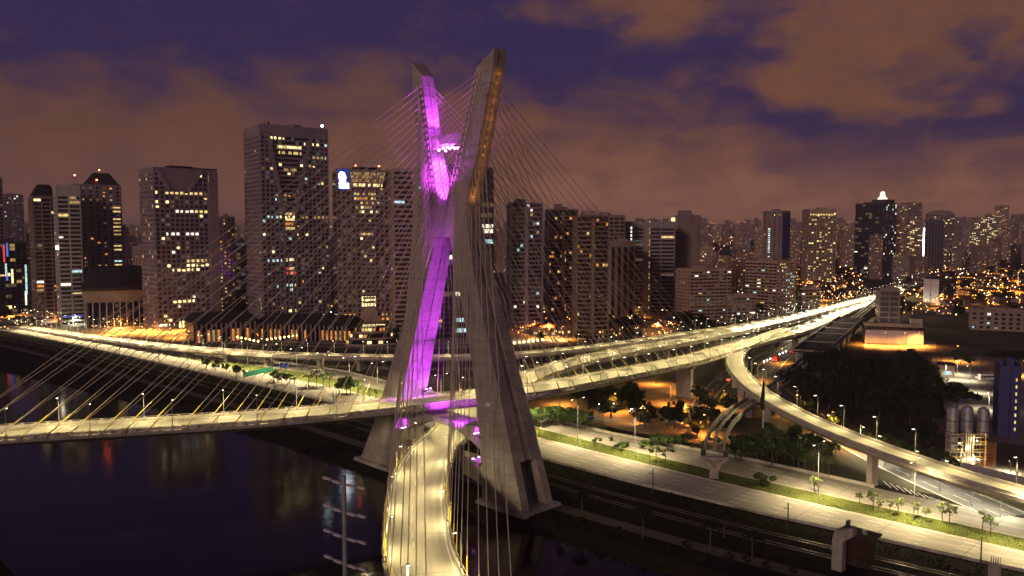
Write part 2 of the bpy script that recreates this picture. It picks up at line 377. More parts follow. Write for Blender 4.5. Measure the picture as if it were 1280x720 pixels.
# lane lines
for nm, lo, hi, lanes, par, t0, t1 in (('a', b_, ml, 5, xr, -560, 330), ('b', ll, lf, 4, lr, -560, 100)):
    mb = MB()
    for e in (.02, .98):
        path = []
        for i in range(int((t1 - t0) / 10) + 1):
            tt = t0 + i * 10; path.append((W(tt, lo(tt) + (hi(tt) - lo(tt)) * e, .012), NV))
        for i in range(len(path) - 1):
            mb.poly([path[i][0] - NV * .09, path[i + 1][0] - NV * .09, path[i + 1][0] + NV * .09, path[i][0] + NV * .09])
    eo = mb.build('edge_line', M['paint'], xr if nm == 'a' else lr)
    dm = MB(); dm.box(-2.0, 2.0, -.075, .075, 0, .004); first = None
    for l in range(1, lanes):
        tt = t0
        while tt < t1:
            n = lo(tt) + (hi(tt) - lo(tt)) * l / lanes; n2 = lo(tt + 4) + (hi(tt + 4) - lo(tt + 4)) * l / lanes
            p = W(tt, n, .010)
            if proj(p)[0] > -20 and proj(p)[0] < 1300:
                if first is None: d = first = dm.build('lane_dash', M['paint'], par)
                else: d = first.copy(); COL.objects.link(d)
                dv = W(tt + 4, n2) - W(tt, n)
                d.location = p; d.rotation_euler = (0, 0, atan2(dv.y, dv.x))
            tt += 12 if tt > -260 else 24
# railway along the river
for q in range(2):
    off = -20 + q * 6.5
    strip('railway_ballast', lambda t: b_(t) + off - 2.1, lambda t: b_(t) + off + 2.1, -700, 400, .02 , M['ballast'])
    for s_ in (-.8, .8):
        mb = MB(); path = [(W(tt, b_(tt) + off + s_, 0.02), NV) for tt in range(-700, 401, 10)]
        mb.sweep(path, [(-.06, 0), (.06, 0), (.06, .24), (-.06, .24)]); mb.build('railway_rail', M['rail'], kind='structure')
    mb = MB()
    for tt in range(-200, 220, 1):
        p = W(tt, b_(tt) + off, 0); mb.obox(p, NV, TV, 1.25, .12, .02, .10)
    mb.build('railway_sleepers', M['ballast'], kind='stuff')

# ------------------------------------------------------------------ splines and decks
def spline(pts, step=3.0):
    pts = [Vector(p) for p in pts]; out = []
    ext = [pts[0] * 2 - pts[1]] + pts + [pts[-1] * 2 - pts[-2]]
    for i in range(1, len(ext) - 2):
        p0, p1, p2, p3 = ext[i - 1:i + 3]
        k = max(2, int((p2 - p1).length / step))
        for j in range(k):
            u = j / k
            out.append(.5 * ((2 * p1) + (p2 - p0) * u + (2 * p0 - 5 * p1 + 4 * p2 - p3) * u * u + (3 * p1 - p0 - 3 * p2 + p3) * u ** 3))
    out.append(pts[-1])
    # smooth once more
    for _ in range(6): out = [out[0]] + [(out[i - 1] + out[i] * 2 + out[i + 1]) / 4 for i in range(1, len(out) - 1)] + [out[-1]]
    return out
def lefts(ps):
    r = []
    for i, p in enumerate(ps):
        d = ps[min(i + 1, len(ps) - 1)] - ps[max(0, i - 1)]; d.z = 0; d.normalize(); r.append((p, Vector((-d.y, d.x, 0))))
    return r
def cumlen(ps):
    s_ = [0]
    for i in range(1, len(ps)): s_.append(s_[-1] + (ps[i] - ps[i - 1]).length)
    return s_
def dashes(mb, path, off, ln, gap, wid=.08, z=.016):
    acc = 0
    for i in range(len(path) - 1):
        (p, l), (q, l2) = path[i], path[i + 1]
        seg = (q - p).length
        if (acc % (ln + gap)) < ln:
            up = Vector((0, 0, z)); mb.poly([p + l * (off - wid) + up, q + l2 * (off - wid) + up, q + l2 * (off + wid) + up, p + l * (off + wid) + up])
        acc += seg
def deck(parent, pts, wid, depth, edge, marks, rail=None, roadmat='deckroad', name='deck'):
    org = parent.location
    path = lefts(spline(pts)); h = wid / 2
    mb = MB(); mb.sweep(path, [(-h, 0), (-h, -edge), (-h * .55, -depth), (h * .55, -depth), (h, -edge), (h, 0)])
    d = mb.build(name, M['conc'], parent, org)
    mb = MB()
    for i in range(len(path) - 1):
        (p, l), (q, l2) = path[i], path[i + 1]; e = h - .95; up = Vector((0, 0, .008))
        mb.poly([p - l * e + up, q - l2 * e + up, q + l2 * e + up, p + l * e + up]); v0, v1 = i * 3.0, i * 3.0 + 3.0; mb.uv += [(-e, v0), (-e, v1), (e, v1), (e, v0)]
    mb.build('roadway', M[roadmat], d, org)
    for s_ in (-1, 1):
        mb = MB(); o = s_ * (h - .75); a, b = (.22, .12)
        mb.sweep(path, [(o - a, .004), (o + a, .004), (o + b, .95), (o - b, .95)])
        bo = mb.build('barrier', M['barrier'], d, org)
    if rail:
        mb = MB(); sl = cumlen([p for p, l in path]); nx = 0
        for i in range(len(path)):
            if sl[i] >= nx:
                nx += rail; p, l = path[i]; dv = Vector((l.y, -l.x, 0))
                for s_ in (-1, 1): mb.obox(p + l * s_ * (h - .2), l, dv, .15, .35, p.z + .003, p.z + 1.15)
        for s_ in (-1, 1): mb.sweep([(p, l) for p, l in path], [(s_ * (h - .2) - .05, 1.16), (s_ * (h - .2) + .05, 1.16), (s_ * (h - .2) + .05, 1.28), (s_ * (h - .2) - .05, 1.28)])
        mb.build('edge_railing', M['barrier'], d, org, kind='stuff')
    mb = MB()
    for off, ln, gap in marks: dashes(mb, path, off, ln, gap)
    mb.build('lane_markings', M['paint'], d, org, kind='stuff')
    return path, d

# ------------------------------------------------------------------ cable-stayed bridge
BR = thing('cable_stayed_bridge', 'cable-stayed bridge with one X-shaped concrete tower lit purple and two curved decks', 'bridge', CT)
A_PTS = [(-330, 178, 23.5), (-260, 190, 24), (-200, 204.5, 24), (-144, 221, 24), (-112, 230, 24), (-78, 240, 24), (-51, 252, 24), (-22, 268, 24), (6, 288, 23), (33, 321, 21.3), (57, 352, 19.5), (87, 393, 17.4), (114, 436, 15.5), (160, 504, 13), (207, 572, 11), (262, 662, 9), (318, 754, 8), (400, 880, 5), (520, 1060, 2)]
B_PTS = [(14, 84, 12), (2, 108, 12), (-9, 131, 12), (-18, 158, 12), (-23, 188, 12), (-25.5, 216, 12), (-25, 246, 12), (-20, 275, 12), (-10, 318, 12.3), (5, 363, 13), (33, 409, 14), (74, 458, 14), (111, 500, 13), (178, 589, 11), (248, 686, 9), (357, 847, 6), (470, 1010, 3), (560, 1140, 2)]
dk = {}
A_path, A_deck = deck(BR, A_PTS, 15.6, 2.5, .9, ((-6.2, 1e9, 0), (6.2, 1e9, 0), (-2, 3, 6), (2, 3, 6)), 3.5)
B_path, B_deck = deck(BR, B_PTS, 15.6, 2.5, .9, ((-6.2, 1e9, 0), (6.2, 1e9, 0), (1.0, 3, 6)), 3.5)
NEAR = dict(zi=[0, 14, 25, 42, 66, 80, 89, 109, 127, 134], ti=[22, 20.5, 19.2, 15.5, 8.3, 3.6, 1.4, 8.3, 14.5, 16.8], zo=[0, 14, 27, 43, 66, 80, 90, 102, 118, 136], to=[39, 34.6, 30.3, 24.6, 16.5, 12.4, 10.4, 15.2, 19.6, 24.6])
FAR = dict(zi=[0, 26, 53, 80, 89, 106, 131, 137], ti=[24.5, 19.0, 10.6, 2.2, 1.9, 5.9, 10.6, 11.8], zo=[0, 12, 25, 53, 66, 80, 90, 106, 131, 137], to=[42, 35.4, 29.3, 17.8, 14.2, 11.3, 10.2, 12, 15.6, 16.6])
def hn_(z): return lerp([0, 42, 66, 80, 90, 136], [6.5, 4.9, 4.2, 3.3, 2.9, 2.4], z)
def ringH(sg, pr, z, zfun=None, deep=False):
    ti, to, h = lerp(pr['zi'], pr['ti'], z), lerp(pr['zo'], pr['to'], z), hn_(z)
    g, dg = (.55, min(5, (to - ti) * .4)) if deep else (.2, .45)
    pts = [(to, -h), (to, -g * h), (to - dg, -g * h), (to - dg, g * h), (to, g * h), (to, h), (ti, h), (ti, .09 * h), (ti + .3, .09 * h), (ti + .3, -.09 * h), (ti, -.09 * h), (ti, -h)]
    r = []
    for a, n in pts:
        zz = zfun((a - ti) / (to - ti)) if zfun else z
        r.append(W(sg * a, n, zz))
    return r if sg > 0 else r[::-1]
def limb(name, sg, pr, z0, z1, ztop=None):
    core = MB(); zs = [z0 + (z1 - z0) * i / max(1, round((z1 - z0) / 6)) for i in range(max(1, round((z1 - z0) / 6)) + 1)]
    rs = []
    for z in zs:
        ti, to, h = lerp(pr['zi'], pr['ti'], z) + .5, lerp(pr['zo'], pr['to'], z) - (.65 if z >= 13.9 else 5.4), hn_(z) - .1
        r = [W(sg * to, -h, z), W(sg * to, h, z), W(sg * ti, h, z), W(sg * ti, -h, z)]
        rs.append(r if sg > 0 else r[::-1])
    core.rings(rs); lo = core.build(name, M['joint'], BR, CT)
    n = max(1, round((z1 - z0) / 3.5)); st = (z1 - z0) / n
    for i in range(n):
        a, b = z0 + i * st + .06, z0 + (i + 1) * st - .06
        mb = MB(); last = ztop and i == n - 1
        dp = (a + b) / 2 < 13.7 and z0 == 0
        mb.rings([ringH(sg, pr, a, None, dp), ringH(sg, pr, b - (0 if not last else .5), ztop if last else None, dp)])
        mb.build('concrete_lift', M['conc'], lo, CT)
    return lo
limb('tower_leg', 1, NEAR, 0, 79); limb('tower_leg', -1, FAR, 0, 79)
limb('tower_mast', 1, NEAR, 89, 131.5, lambda u: 129.8 + 4.4 * u); limb('tower_mast', -1, FAR, 89, 131.5, lambda u: 131 + 5 * u)
node = MB()
for a, b in ((79.04, 82.3), (82.36, 85.6), (85.66, 88.96)):
    rs = []
    for z in (a, b):
        h = hn_(z); e, f = lerp(NEAR['zo'], NEAR['to'], z), lerp(FAR['zo'], FAR['to'], z)
        rs.append([W(e, -h, z), W(e, -.2 * h, z), W(e - .45, -.2 * h, z), W(e - .45, .2 * h, z), W(e, .2 * h, z), W(e, h, z), W(-f, h, z), W(-f, -h, z)])
    node.rings(rs)
node.build('tower_node', M['conc'], BR, CT)
# mast cross-beam, arched deck beams, plinths, floodlight ledges
mb = MB()
zz = [(-1, 106.9), (-.6, 107.9), (0, 108.4), (.6, 107.9), (1, 106.9)]
rs = []
for u, zb in zz:
    tt = 1.0 + u * 7.6; rs.append([W(tt, -2.0, zb), W(tt, 2.0, zb), W(tt, 2.0, 111.2), W(tt, -2.0, 111.2)])
mb.rings(rs); mb.build('mast_cross_beam', M['conc'], BR, CT)
def arch_beam(z_top, crown, drop, tl, tr, hn0):
    mb = MB(); rs = []
    for i in range(17):
        u = -1 + i / 8; tt = (tl + tr) / 2 + u * (tr - tl) / 2; zb = crown - drop * u * u
        rs.append([W(tt, -hn0, zb), W(tt, hn0, zb), W(tt, hn0, z_top), W(tt, -hn0, z_top)])
    mb.rings(rs); mb.build('deck_cross_beam', M['conc'], BR, CT)
arch_beam(21.4, 19.6, 6.0, -20.5, 20.2, 4.0); arch_beam(9.4, 6.8, 3.5, -23.2, 21.6, 4.5)
for sg, t0, t1 in ((1, 20.5, 41), (-1, 23, 44)):
    mb = MB(); q = []
    for z, e in ((-.4, 0), (.8, .4)):
        q.append([W(sg * (t0 + e), -8.2 + e, z), W(sg * (t1 - e), -8.2 + e, z), W(sg * (t1 - e), 8.2 - e, z), W(sg * (t0 + e), 8.2 - e, z)][::sg])
    mb.rings(q); mb.build('plinth', M['conc2'], BR, CT)
def floodledge(sg, pr, z, n0, n1, k, out=2.6):
    ti = lerp(pr['zi'], pr['ti'], z); mb = MB()
    rs = [[W(sg * (ti - out), n0, z), W(sg * (ti + .6), n0, z), W(sg * (ti + .6), n1, z), W(sg * (ti - out), n1, z)][::sg], [W(sg * (ti - out), n0, z + .4), W(sg * (ti + .6), n0, z + .4), W(sg * (ti + .6), n1, z + .4), W(sg * (ti - out), n1, z + .4)][::sg]]
    mb.rings(rs); lg = mb.build('floodlight_ledge', M['conc2'], BR, CT)
    for i in range(k):
        n = n0 + .6 + (n1 - n0 - 1.2) * i / max(1, k - 1); p = W(sg * (ti - out + .6), n, 0)
        mb = MB(); mb.obox(p, TV, NV, .28, .32, z + .4, z + .75, 0); mb.obox(p, TV, NV, .26, .30, z + .751, z + .86, 1)
        mb.build('floodlight', [M['dark'], M['purple']], lg, CT)
floodledge(1, NEAR, 11.2, -6.6, -1.0, 3, 4.0); floodledge(1, NEAR, 19.0, -6.4, -2.5, 3); floodledge(-1, FAR, 14.5, -6.4, 1, 6, 4.0); floodledge(-1, FAR, 26.5, 3, 6, 2)
mb = MB()
for i in range(5):
    for s_ in (-1, 1): mb.obox(W(1.0 - 4.4 + i * 2.2, s_ * 1.4), TV, NV, .25, .25, 106.4 + .5 * (i in (1, 2, 3)), 106.9 + .5 * (i in (1, 2, 3)))
mb.build('cross_beam_floodlights', M['purple'], BR, CT)
# service conduit and lamps in the outer channel of the near mast
mb = MB(); mb.tube([W(lerp(NEAR['zo'], NEAR['to'], z) - .2, .1, z) for z in (92, 100, 110, 120, 131)], .16, 6); mb.build('service_conduit', M['steel'], BR, CT)
mb = MB(); p = W(10.5, 0, 89.6); mb.tube([p - TV * .3, p + TV * .7], 1.25, 16); mb.tube([p + TV * .7, p + TV * .75], .8, 16); mb.build('hatch', M['conc2'], BR, CT)
def lamp_data(name, typ, energy, col, size=.25, spot=None, blend=.4):
    d = bpy.data.lights.new(name, typ); d.energy = energy; d.color = col; d.shadow_soft_size = size
    if spot: d.spot_size = R(spot); d.spot_blend = blend
    return d
def light(name, data, loc, aim=None, parent=None):
    o = bpy.data.objects.new(name, data); COL.objects.link(o)
    if parent is not None: o.parent = parent
    loc = Vector(loc); o.location = loc - (parent.location if parent is not None else Vector())
    if aim is not None: o.rotation_euler = (Vector(aim) - loc).to_track_quat('-Z', 'Y').to_euler()
    return o
PU = (.60, .05, 1.0)
pl1 = lamp_data('purple_flood', 'SPOT', 200000, PU, .6, 44, .5); pl2 = lamp_data('purple_uplight', 'SPOT', 62000, PU, .5, 76, .7); pl3 = lamp_data('purple_wash', 'SPOT', 42000, PU, .5, 90, .8)
light('purple_flood', pl1, W(17.2, -1, 27.5), W(-17, 0, 33), BR); light('purple_flood', pl1, W(17.0, 1, 28), W(-9, 0, 57), BR)
light('purple_flood', pl1, W(-17, 0, 28), W(12, 0, 50), BR); pl4 = lamp_data('purple_ledge', 'SPOT', 5000, PU, .4, 80, .8); light('purple_ledge', pl4, W(-17.5, -2, 15.5), W(-22, -2, 20), BR); light('purple_ledge', pl4, W(-17.5, -5, 18.5), W(-21, -4, 14.5), BR)
for a, b in (((0.5, 0, 90), (-8.2, 0, 104)), ((2.2, 0, 90), (9, 0, 108)), ((-2.5, 0, 112), (-11, 0, 126)), ((5.2, 0, 112), (14, 0, 126)), ((1, 0, 106.0), (-6, 0, 98)), ((1, 0, 106.0), (7, 0, 98))):
    light('purple_uplight', pl2, W(*a), W(*b), BR)
light('purple_node_wash', lamp_data('purple_node_wash', 'SPOT', 20000, PU, .5, 76, 1.0), W(1.5, -10, 67), W(-1, -3, 86), BR)  # added spot hanging free before the node, no fixture there
light('purple_ledge', pl4, W(-2.2, 0, 111.7), W(-9, 0, 114), BR); light('purple_ledge', pl4, W(-1.8, -3, 108), W(-7, -2, 110), BR)
light('purple_wash', pl3, W(-1, 0, 101), W(1, 0, 107), BR)
light('purple_wash', pl3, W(-1.5, -7, 93), W(8, -2, 108), BR); light('purple_wash', pl3, W(3, -8, 92), W(-6, -2, 106), BR)
light('purple_wash', pl3, W(12, -7, 22.5), W(2, 4, 25), BR); light('purple_ledge', pl4, W(16.5, -6, 15), W(19, -4, 11.5), BR); light('purple_ledge', pl4, W(16, -5.5, 22), W(18, -4, 19), BR)
for z, e in [(91.5, 150)] + [(93.5 + 2.6 * i, (48, 34, 40, 60, 30)[i % 5]) for i in range(14)]:
    p = W(lerp(NEAR['zo'], NEAR['to'], z) + .2, .1, z); light('service_lamp_light', lamp_data('service_lamp', 'POINT', e, (1, .34, .06), .2), p + TV * .8, None, BR)
    mb = MB(); mb.obox(p - TV * .35, TV, NV, .10, .09, z - .4, z + .4); mb.build('service_lamp', M['serv'], BR, CT)
# small notice plate on the near leg
mb = MB()
z = 29.4; h = hn_(z) + .02
for a, b in ((21.9, 22.3), (22.7, 24.2)):
    mb.poly([W(a, -h - .03, z - .55), W(b, -h - .03, z - .55), W(b, -h - .03, z + .6), W(a, -h - .03, z + .6)])
mb.build('notice_plate', M['white'], BR, CT)
# stay cables
def stays(path, mast_sg, pr, side, s_dir, trow):
    gap = 6.9 if s_dir < 0 else 11.0
    ps = [p for p, l in path]; sl = cumlen(ps)
    i0 = min(range(len(ps)), key=lambda i: abs(TN(ps[i])[1]) + (0 if abs(TN(ps[i])[0]) < 30 else 999))
    for j in range(18):
        s_ = sl[i0] + s_dir * (19 + gap * j)
        if s_ < sl[0] + 1 or s_ > sl[-1]: continue
        i = min(range(len(sl)), key=lambda k: abs(sl[k] - s_)); p, l = path[i]
        a = p + l * side * 7.6 + Vector((0, 0, .35)); z = 93.5 + 2.0 * j
        m_ = W(mast_sg * (lerp(pr['zi'], pr['ti'], z) + trow), (1 if s_dir > 0 else -1) * (hn_(z) + .1), z)
        mb = MB(); mid = (a + m_) / 2 - Vector((0, 0, (m_ - a).length * .006))
        mb.tube([a, mid, m_], .105, 5); mb.obox(m_, TV, NV, .42, .35, z - .55, z + .45)
        cb = mb.build('stay_cable', M['cable'], BR, CT)
        d = (m_ - a).normalized(); mb = MB(); mb.tube([a - d * .3, a + d * 4.2], .17, 6); mb.build('guard_pipe', M['guard'], cb, CT)
        mb = MB(); mb.obox(a, l, Vector((l.y, -l.x, 0)), .4, .6, a.z - 1.1, a.z + .05); mb.build('anchor_block', M['conc2'], cb, CT)
for path, row in ((A_path, .9), (B_path, 2.4)):
    for sd_ in (-1, 1):
        stays(path, -1, FAR, 1, sd_, row); stays(path, 1, NEAR, -1, sd_, row)
# approach piers
def pier(parent, x, y, ztop, wx, wy, ang=0., cap=0, m_='conc'):
    org = parent.location; u = Vector((cos(ang), sin(ang), 0)); v = Vector((-sin(ang), cos(ang), 0)); p = Vector((x, y, 0))
    mb = MB(); mb.obox(p, u, v, wx / 2, wy / 2, -.5, ztop - (1.2 if cap else 0))
    if cap: 
        q0 = [p - u * wx / 2 - v * wy / 2, p + u * wx / 2 - v * wy / 2, p + u * wx / 2 + v * wy / 2, p - u * wx / 2 + v * wy / 2]
        q1 = [p - u * cap / 2 - v * wy / 2 * 1.08, p + u * cap / 2 - v * wy / 2 * 1.08, p + u * cap / 2 + v * wy / 2 * 1.08, p - u * cap / 2 + v * wy / 2 * 1.08]
        mb.rings([[Vector((a.x, a.y, ztop - 1.2 + .001)) for a in q0], [Vector((a.x, a.y, ztop - .7)) for a in q1], [Vector((a.x, a.y, ztop)) for a in q1]])
    mb.build('pier', M[m_], parent, org)
def near_path(path, q):
    return min(path, key=lambda pl: (Vector((pl[0].x, pl[0].y, 0)) - Vector((q[0], q[1], 0))).length)
def pier_on(parent, path, q, wx, wy, depth, cap):
    p, l = near_path(path, q); pier(parent, p.x, p.y, p.z - depth, wx, wy, atan2(l.y, l.x), cap)
pier_on(BR, A_path, (87, 390), 7.5, 3.0, 2.4, 10)
for q in ((114, 436), (140, 475), (170, 520), (200, 562), (232, 613), (265, 668)): pier_on(BR, A_path, q, 4.0, 2.2, 2.4, 9)
for q in ((92, 478), (140, 538), (178, 589), (215, 640), (262, 706)): pier_on(BR, B_path, q, 4.0, 2.2, 2.4, 9)
for q in ((-60, 248),): pass

# ------------------------------------------------------------------ viaduct behind, curved ramp
VI = thing('road_viaduct', 'long low concrete viaduct passing behind the bridge tower', 'viaduct', (0, 470, 0))
V_PTS = [P(20, 408, .6), P(60, 414, .9), P(110, 421, 1.8), P(150, 426, 2.8), P(190, 431, 4.0), P(240, 436, 5.2), P(285, 439, 6.2), P(330, 442, 7.0), P(380, 444, 7.6), P(480, 446.5, 8.3), P(560, 446.5, 8.8), P(640, 443.5, 9), P(720, 436.5, 9.3), P(790, 428, 9.3), P(850, 419, 9), P(930, 407, 8.5), P(1000, 395, 8)]
V_path, V_deck = deck(VI, V_PTS, 12, 2.4, 1.0, ((-4.6, 1e9, 0), (4.6, 1e9, 0), (0, 3, 6)))
for q in [P(x_, y_, z_) for x_, y_, z_ in ((187, 431, 4), (236, 436, 5), (285, 439, 6), (340, 442, 7), (400, 445, 7.7), (450, 446, 8), (500, 447, 8.4), (560, 447, 8.8), (640, 444, 9), (720, 437, 9.3))]: pier_on(VI, V_path, q, 5.0, 2.2, 2.3, 7)
RA = thing('curved_ramp', 'pale concrete ramp curving from the right bridge deck down towards the expressway', 'ramp', (104, 360, 0))
R_PTS = [(206, 585, 11.2), (176, 538, 12.7), (150, 490, 14.0), (128, 447, 15), (113, 402, 15), (105.5, 362, 15), (102.5, 328, 14.8), (104, 300, 14), (108, 276, 13.3), (114, 254, 12.8), (122, 234, 12), (131, 217, 11.3), (146, 196, 10.5), (170, 170, 9)]
R_path, R_deck = deck(RA, R_PTS, 9.4, 2.6, 1.0, ((-3.4, 1e9, 0), (3.4, 1e9, 0)))
for q in ((114, 252), (103, 318), (104, 345), (106, 368), (117, 415), (150, 205)): pier_on(RA, R_path, q, 2.6, 2.2, 2.5, 0)

# ------------------------------------------------------------------ avenue at ground level and side roads
def road(name, pts, wid, z=.012, m_='asphd', dash=True):
    path = lefts(spline(pts, 6)); mb = MB(); h = wid / 2
    for i in range(len(path) - 1):
        (p, l), (q, l2) = path[i], path[i + 1]; up = Vector((0, 0, z))
        mb.poly([p - l * h + up, q - l2 * h + up, q + l2 * h + up, p + l * h + up]); mb.uv += [(-h, i * 6.), (-h, i * 6. + 6), (h, i * 6. + 6), (h, i * 6.)]
    o = mb.build(name, M[m_], kind='structure')
    mb = MB()
    if dash:
        for off in ((-h / 3, h / 3) if wid > 8 else (0,)): dashes(mb, path, off, 4, 8, .09, z + .004)
        for off in (-h + .4, h - .4): dashes(mb, path, off, 1e9, 0, .09, z + .004)
        mb.build('lane_markings', M['paint'], o, kind='stuff')
    for s_ in (-1, 1):
        mb = MB(); mb.sweep(path, [(s_ * (h + .2) - .15, -.1), (s_ * (h + .2) + .15, -.1), (s_ * (h + .2) + .15, .14 ), (s_ * (h + .2) - .15, .14)]); mb.build('kerb', M['barrier'], o)
    return path
road('avenue', [P(1262, 645), P(1180, 610), P(1110, 578), P(1050, 545), P(1000, 512), P(966, 486), P(958, 468), P(972, 448), P(1005, 427), P(1050, 402), P(1090, 380), P(1120, 364)], 13)
road('side_street', [P(868, 520), P(880, 500), P(900, 478), P(922, 458), P(948, 440), P(985, 424)], 8, .016)
road('hill_avenue', [P(1090, 380) + Vector((0, 0, .05)), P(1120, 364, .05), P(1150, 352, .05), P(1180, 345, .3)] + [Vector((x_, y_, terrain(x_, y_) + 1.5)) for x_, y_ in ((930, 1650), (1100, 1900), (1250, 2200), (1400, 2450))], 22, .02, 'asph')
road('plaza_street', [P(-20, 398), P(100, 408), P(220, 420), P(330, 428), P(440, 432), P(560, 432), P(680, 425), P(800, 408), P(900, 395), P(1000, 378)], 14, .016)
road('cross_street', [P(755, 430), P(765, 412), P(790, 396), P(830, 383), P(860, 372)], 12, .020)
mb = MB(); mb.poly([P(-80, 394, .006), P(-80, 404, .006), P(240, 428, .006), P(500, 438, .006), P(700, 432, .006), P(760, 395, .006), P(520, 398, .006), P(200, 388, .006)][::-1]); mb.build('plaza_pavement', M['paving'], kind='structure')
mb = MB(); mb.poly([P(1080, 437, .006), P(1170, 440, .006), P(1170, 428, .006), P(1150, 424, .006), P(1080, 424, .006)]); mb.build('warehouse_yard', M['paving'], kind='structure')
mb = MB(); mb.poly([P(1165, 540, .006), P(1300, 560, .006), P(1310, 446, .006), P(1165, 446, .006)]); mb.build('depot_yard', M['paving'], kind='structure')
mb = MB(); mb.poly([P(760, 545, .004), P(870, 560, .004), P(900, 520, .004), P(880, 480, .004), P(800, 478, .004), P(750, 500, .004)]); mb.build('bare_ground', mat('bare_soil', (.17, .115, .075), (.10, .07, .05), .95, .08, 6, .4, coord='Pos'), kind='structure')
# zebra chevrons on the merge nose
mb = MB()
for i in range(9):
    a = P(1104 + i * 8.5, 601 + i * 2.9, .016); b = P(1114 + i * 8.5, 610 + i * 2.4, .016); u = (P(1120, 604) - P(1108, 600)).normalized() * .35
    mb.poly([a - u, b - u, b + u, a + u])
mb.build('chevron_markings', M['paint'], kind='structure')

# ------------------------------------------------------------------ buildings
def box5(mb, x0, x1, y0, y1, z0, z1, m=0): mb.box(x0, x1, y0, y1, z0, z1, m)
PAL = {'warm': [0, 1, 1, 2], 'mixed': [0, 1, 2, 3, 4, 5], 'yellow': [1, 2, 2, 3], 'orange': [5, 0, 1, 5], 'white': [3, 3, 4, 1], 'dim': [0, 0, 5, 1], 'cool': [4, 3, 4, 0]}
def facade(fr, lt, face, w, d, z0, z1, fh, bw, pw, sh, pr, lit, pal, rows=None, top=0, rng=random, skip=None, piermax=None, vert=True, inset=.05):
    """one wall of piers and spandrels standing proud of the glass, lit panes between them.
    face F front y=0, L left x=0, R right x=w, B back y=d.  fr, lt are MBs; skip(u, z) drops a cell"""
    Wd = w if face in 'FB' else d
    def T(u, q, z):  # u along the wall, q outwards
        return {'F': (u, -q, z), 'B': (w - u, d + q, z), 'L': (-q, d - u, z), 'R': (w + q, u, z)}[face]
    def bx(u0, u1, a, b, q, q0=0.0):
        pts = [T(u0, q, a), T(u1, q, a), T(u1, q0, a), T(u0, q0, a), T(u0, q, b), T(u1, q, b), T(u1, q0, b), T(u0, q0, b)]
        fr.hexa(pts)
    nb = max(1, round(Wd / bw)); bw = Wd / nb; nf = max(1, int((z1 - top - z0) / fh)); fh = (z1 - top - z0) / nf
    qs, qp = (pr * .8, pr) if vert else (pr, pr * .8)
    for i in range(nf + 1):
        z = z0 + i * fh
        hi = z + sh if i < nf else z1
        if hi > z: bx(0, Wd, z, hi, qs)
    if pw > 0:
        for j in range(nb + 1):
            u = j * bw; a, b = max(0, u - pw / 2), min(Wd, u + pw / 2)
            zt = piermax(u / Wd, Wd) if piermax else z1 - .02
            if zt > z0: bx(a, b, z0, min(zt, z1 - .02), qp)
    for i in range(nf):
        p = lit; cells = []
        if rows and i in rows: p = rows[i]
        if p >= .28 and nb > 3:                       # an occupied floor: one or two unbroken runs
            left = max(1, round(p * nb)); 
            while left > 0:
                L = min(left, max(2, rng.randrange(2, nb + 1))); st_ = rng.randrange(0, nb - L + 1); cells += [j for j in range(st_, st_ + L) if rng.random() < .93]; left -= L
        else: cells = [j for j in range(nb) if rng.random() < p * .7]
        c_ = rng.choice(pal)
        if lit > 0 and nb > 3:                        # dim rooms behind blinds
            for j in range(nb):
                if j not in cells and rng.random() < .13 and not (skip and skip((j + .5) / nb, z0 + (i + .6) * fh)):
                    a = z0 + i * fh + sh + .06; b = z0 + (i + 1) * fh - .12; u0, u1 = j * bw + pw / 2 + .08, (j + 1) * bw - pw / 2 - .08
                    lt.poly([T(u0, inset, a), T(u1, inset, a), T(u1, inset, b), T(u0, inset, b)], rng.choice((8, 8, 9)))
        for j in sorted(set(cells)):
            if rng.random() < (.2 if p >= .28 else .6): c_ = rng.choice(pal)
            a = z0 + i * fh + sh + .06; b = z0 + (i + 1) * fh - .12
            if rng.random() < .2: b = a + (b - a) * rng.uniform(.5, .9)
            u0, u1 = j * bw + pw / 2 + .08, (j + 1) * bw - pw / 2 - .08
            if rng.random() < .25: u1 = u0 + (u1 - u0) * rng.uniform(.4, .8)
            if skip and skip((u0 + u1) / 2 / Wd, (a + b) / 2): continue
            lt.poly([T(u0, inset, a), T(u1, inset, a), T(u1, inset, b), T(u0, inset, b)], c_)
BN_ = []
def spot_building(px0, pxs, px1, ytop, ybase, rel, side, dep=None, name='office_tower', label='', cat='building', group=None):
    "footprint from the surveyed corners: returns root, w, d, h and the local frame"
    K = P(pxs, ybase); K.z = 0
    # follow the rising ground
    for _ in range(6):
        K = P(pxs, ybase, terrain(K.x, K.y))
    az_ = atan2(K.x, K.y); r = Vector((cos(az_), -sin(az_), 0)); a = Vector((sin(az_), cos(az_), 0)); rl = R(rel)
    sg = 1 if side == 'L' else -1
    e1 = r * sg * cos(rl) + a * sin(rl); e2 = r * -sg * sin(rl) + a * cos(rl)
    def reach(e, px):
        lo, hi = 0.1, 200.
        for _ in range(40):
            md = (lo + hi) / 2; q = proj(K + e * md)[0]
            if (q < px) == (px > pxs): lo = md
            else: hi = md
        return lo
    w = reach(e1, px1 if side == 'L' else px0)
    sp = px0 if side == 'L' else px1
    d = reach(e2, sp) if abs(sp - pxs) > 1 else (dep or w * .8)
    if dep: d = dep
    h = zat(pxs, ytop, K.y) - K.z
    ex = e1 if side == 'L' else -e1
    o = K if side == 'L' else K + e1 * w
    root = thing(name, label, cat, o, atan2(ex.y, ex.x), group)
    return root, w, d, h
def body(root, w, d, h, m_='glass', name='glazed_core', z0=-1.0):
    mb = MB(); mb.box(0, w, 0, d, z0, h); return mb.build(name, M[m_], root)
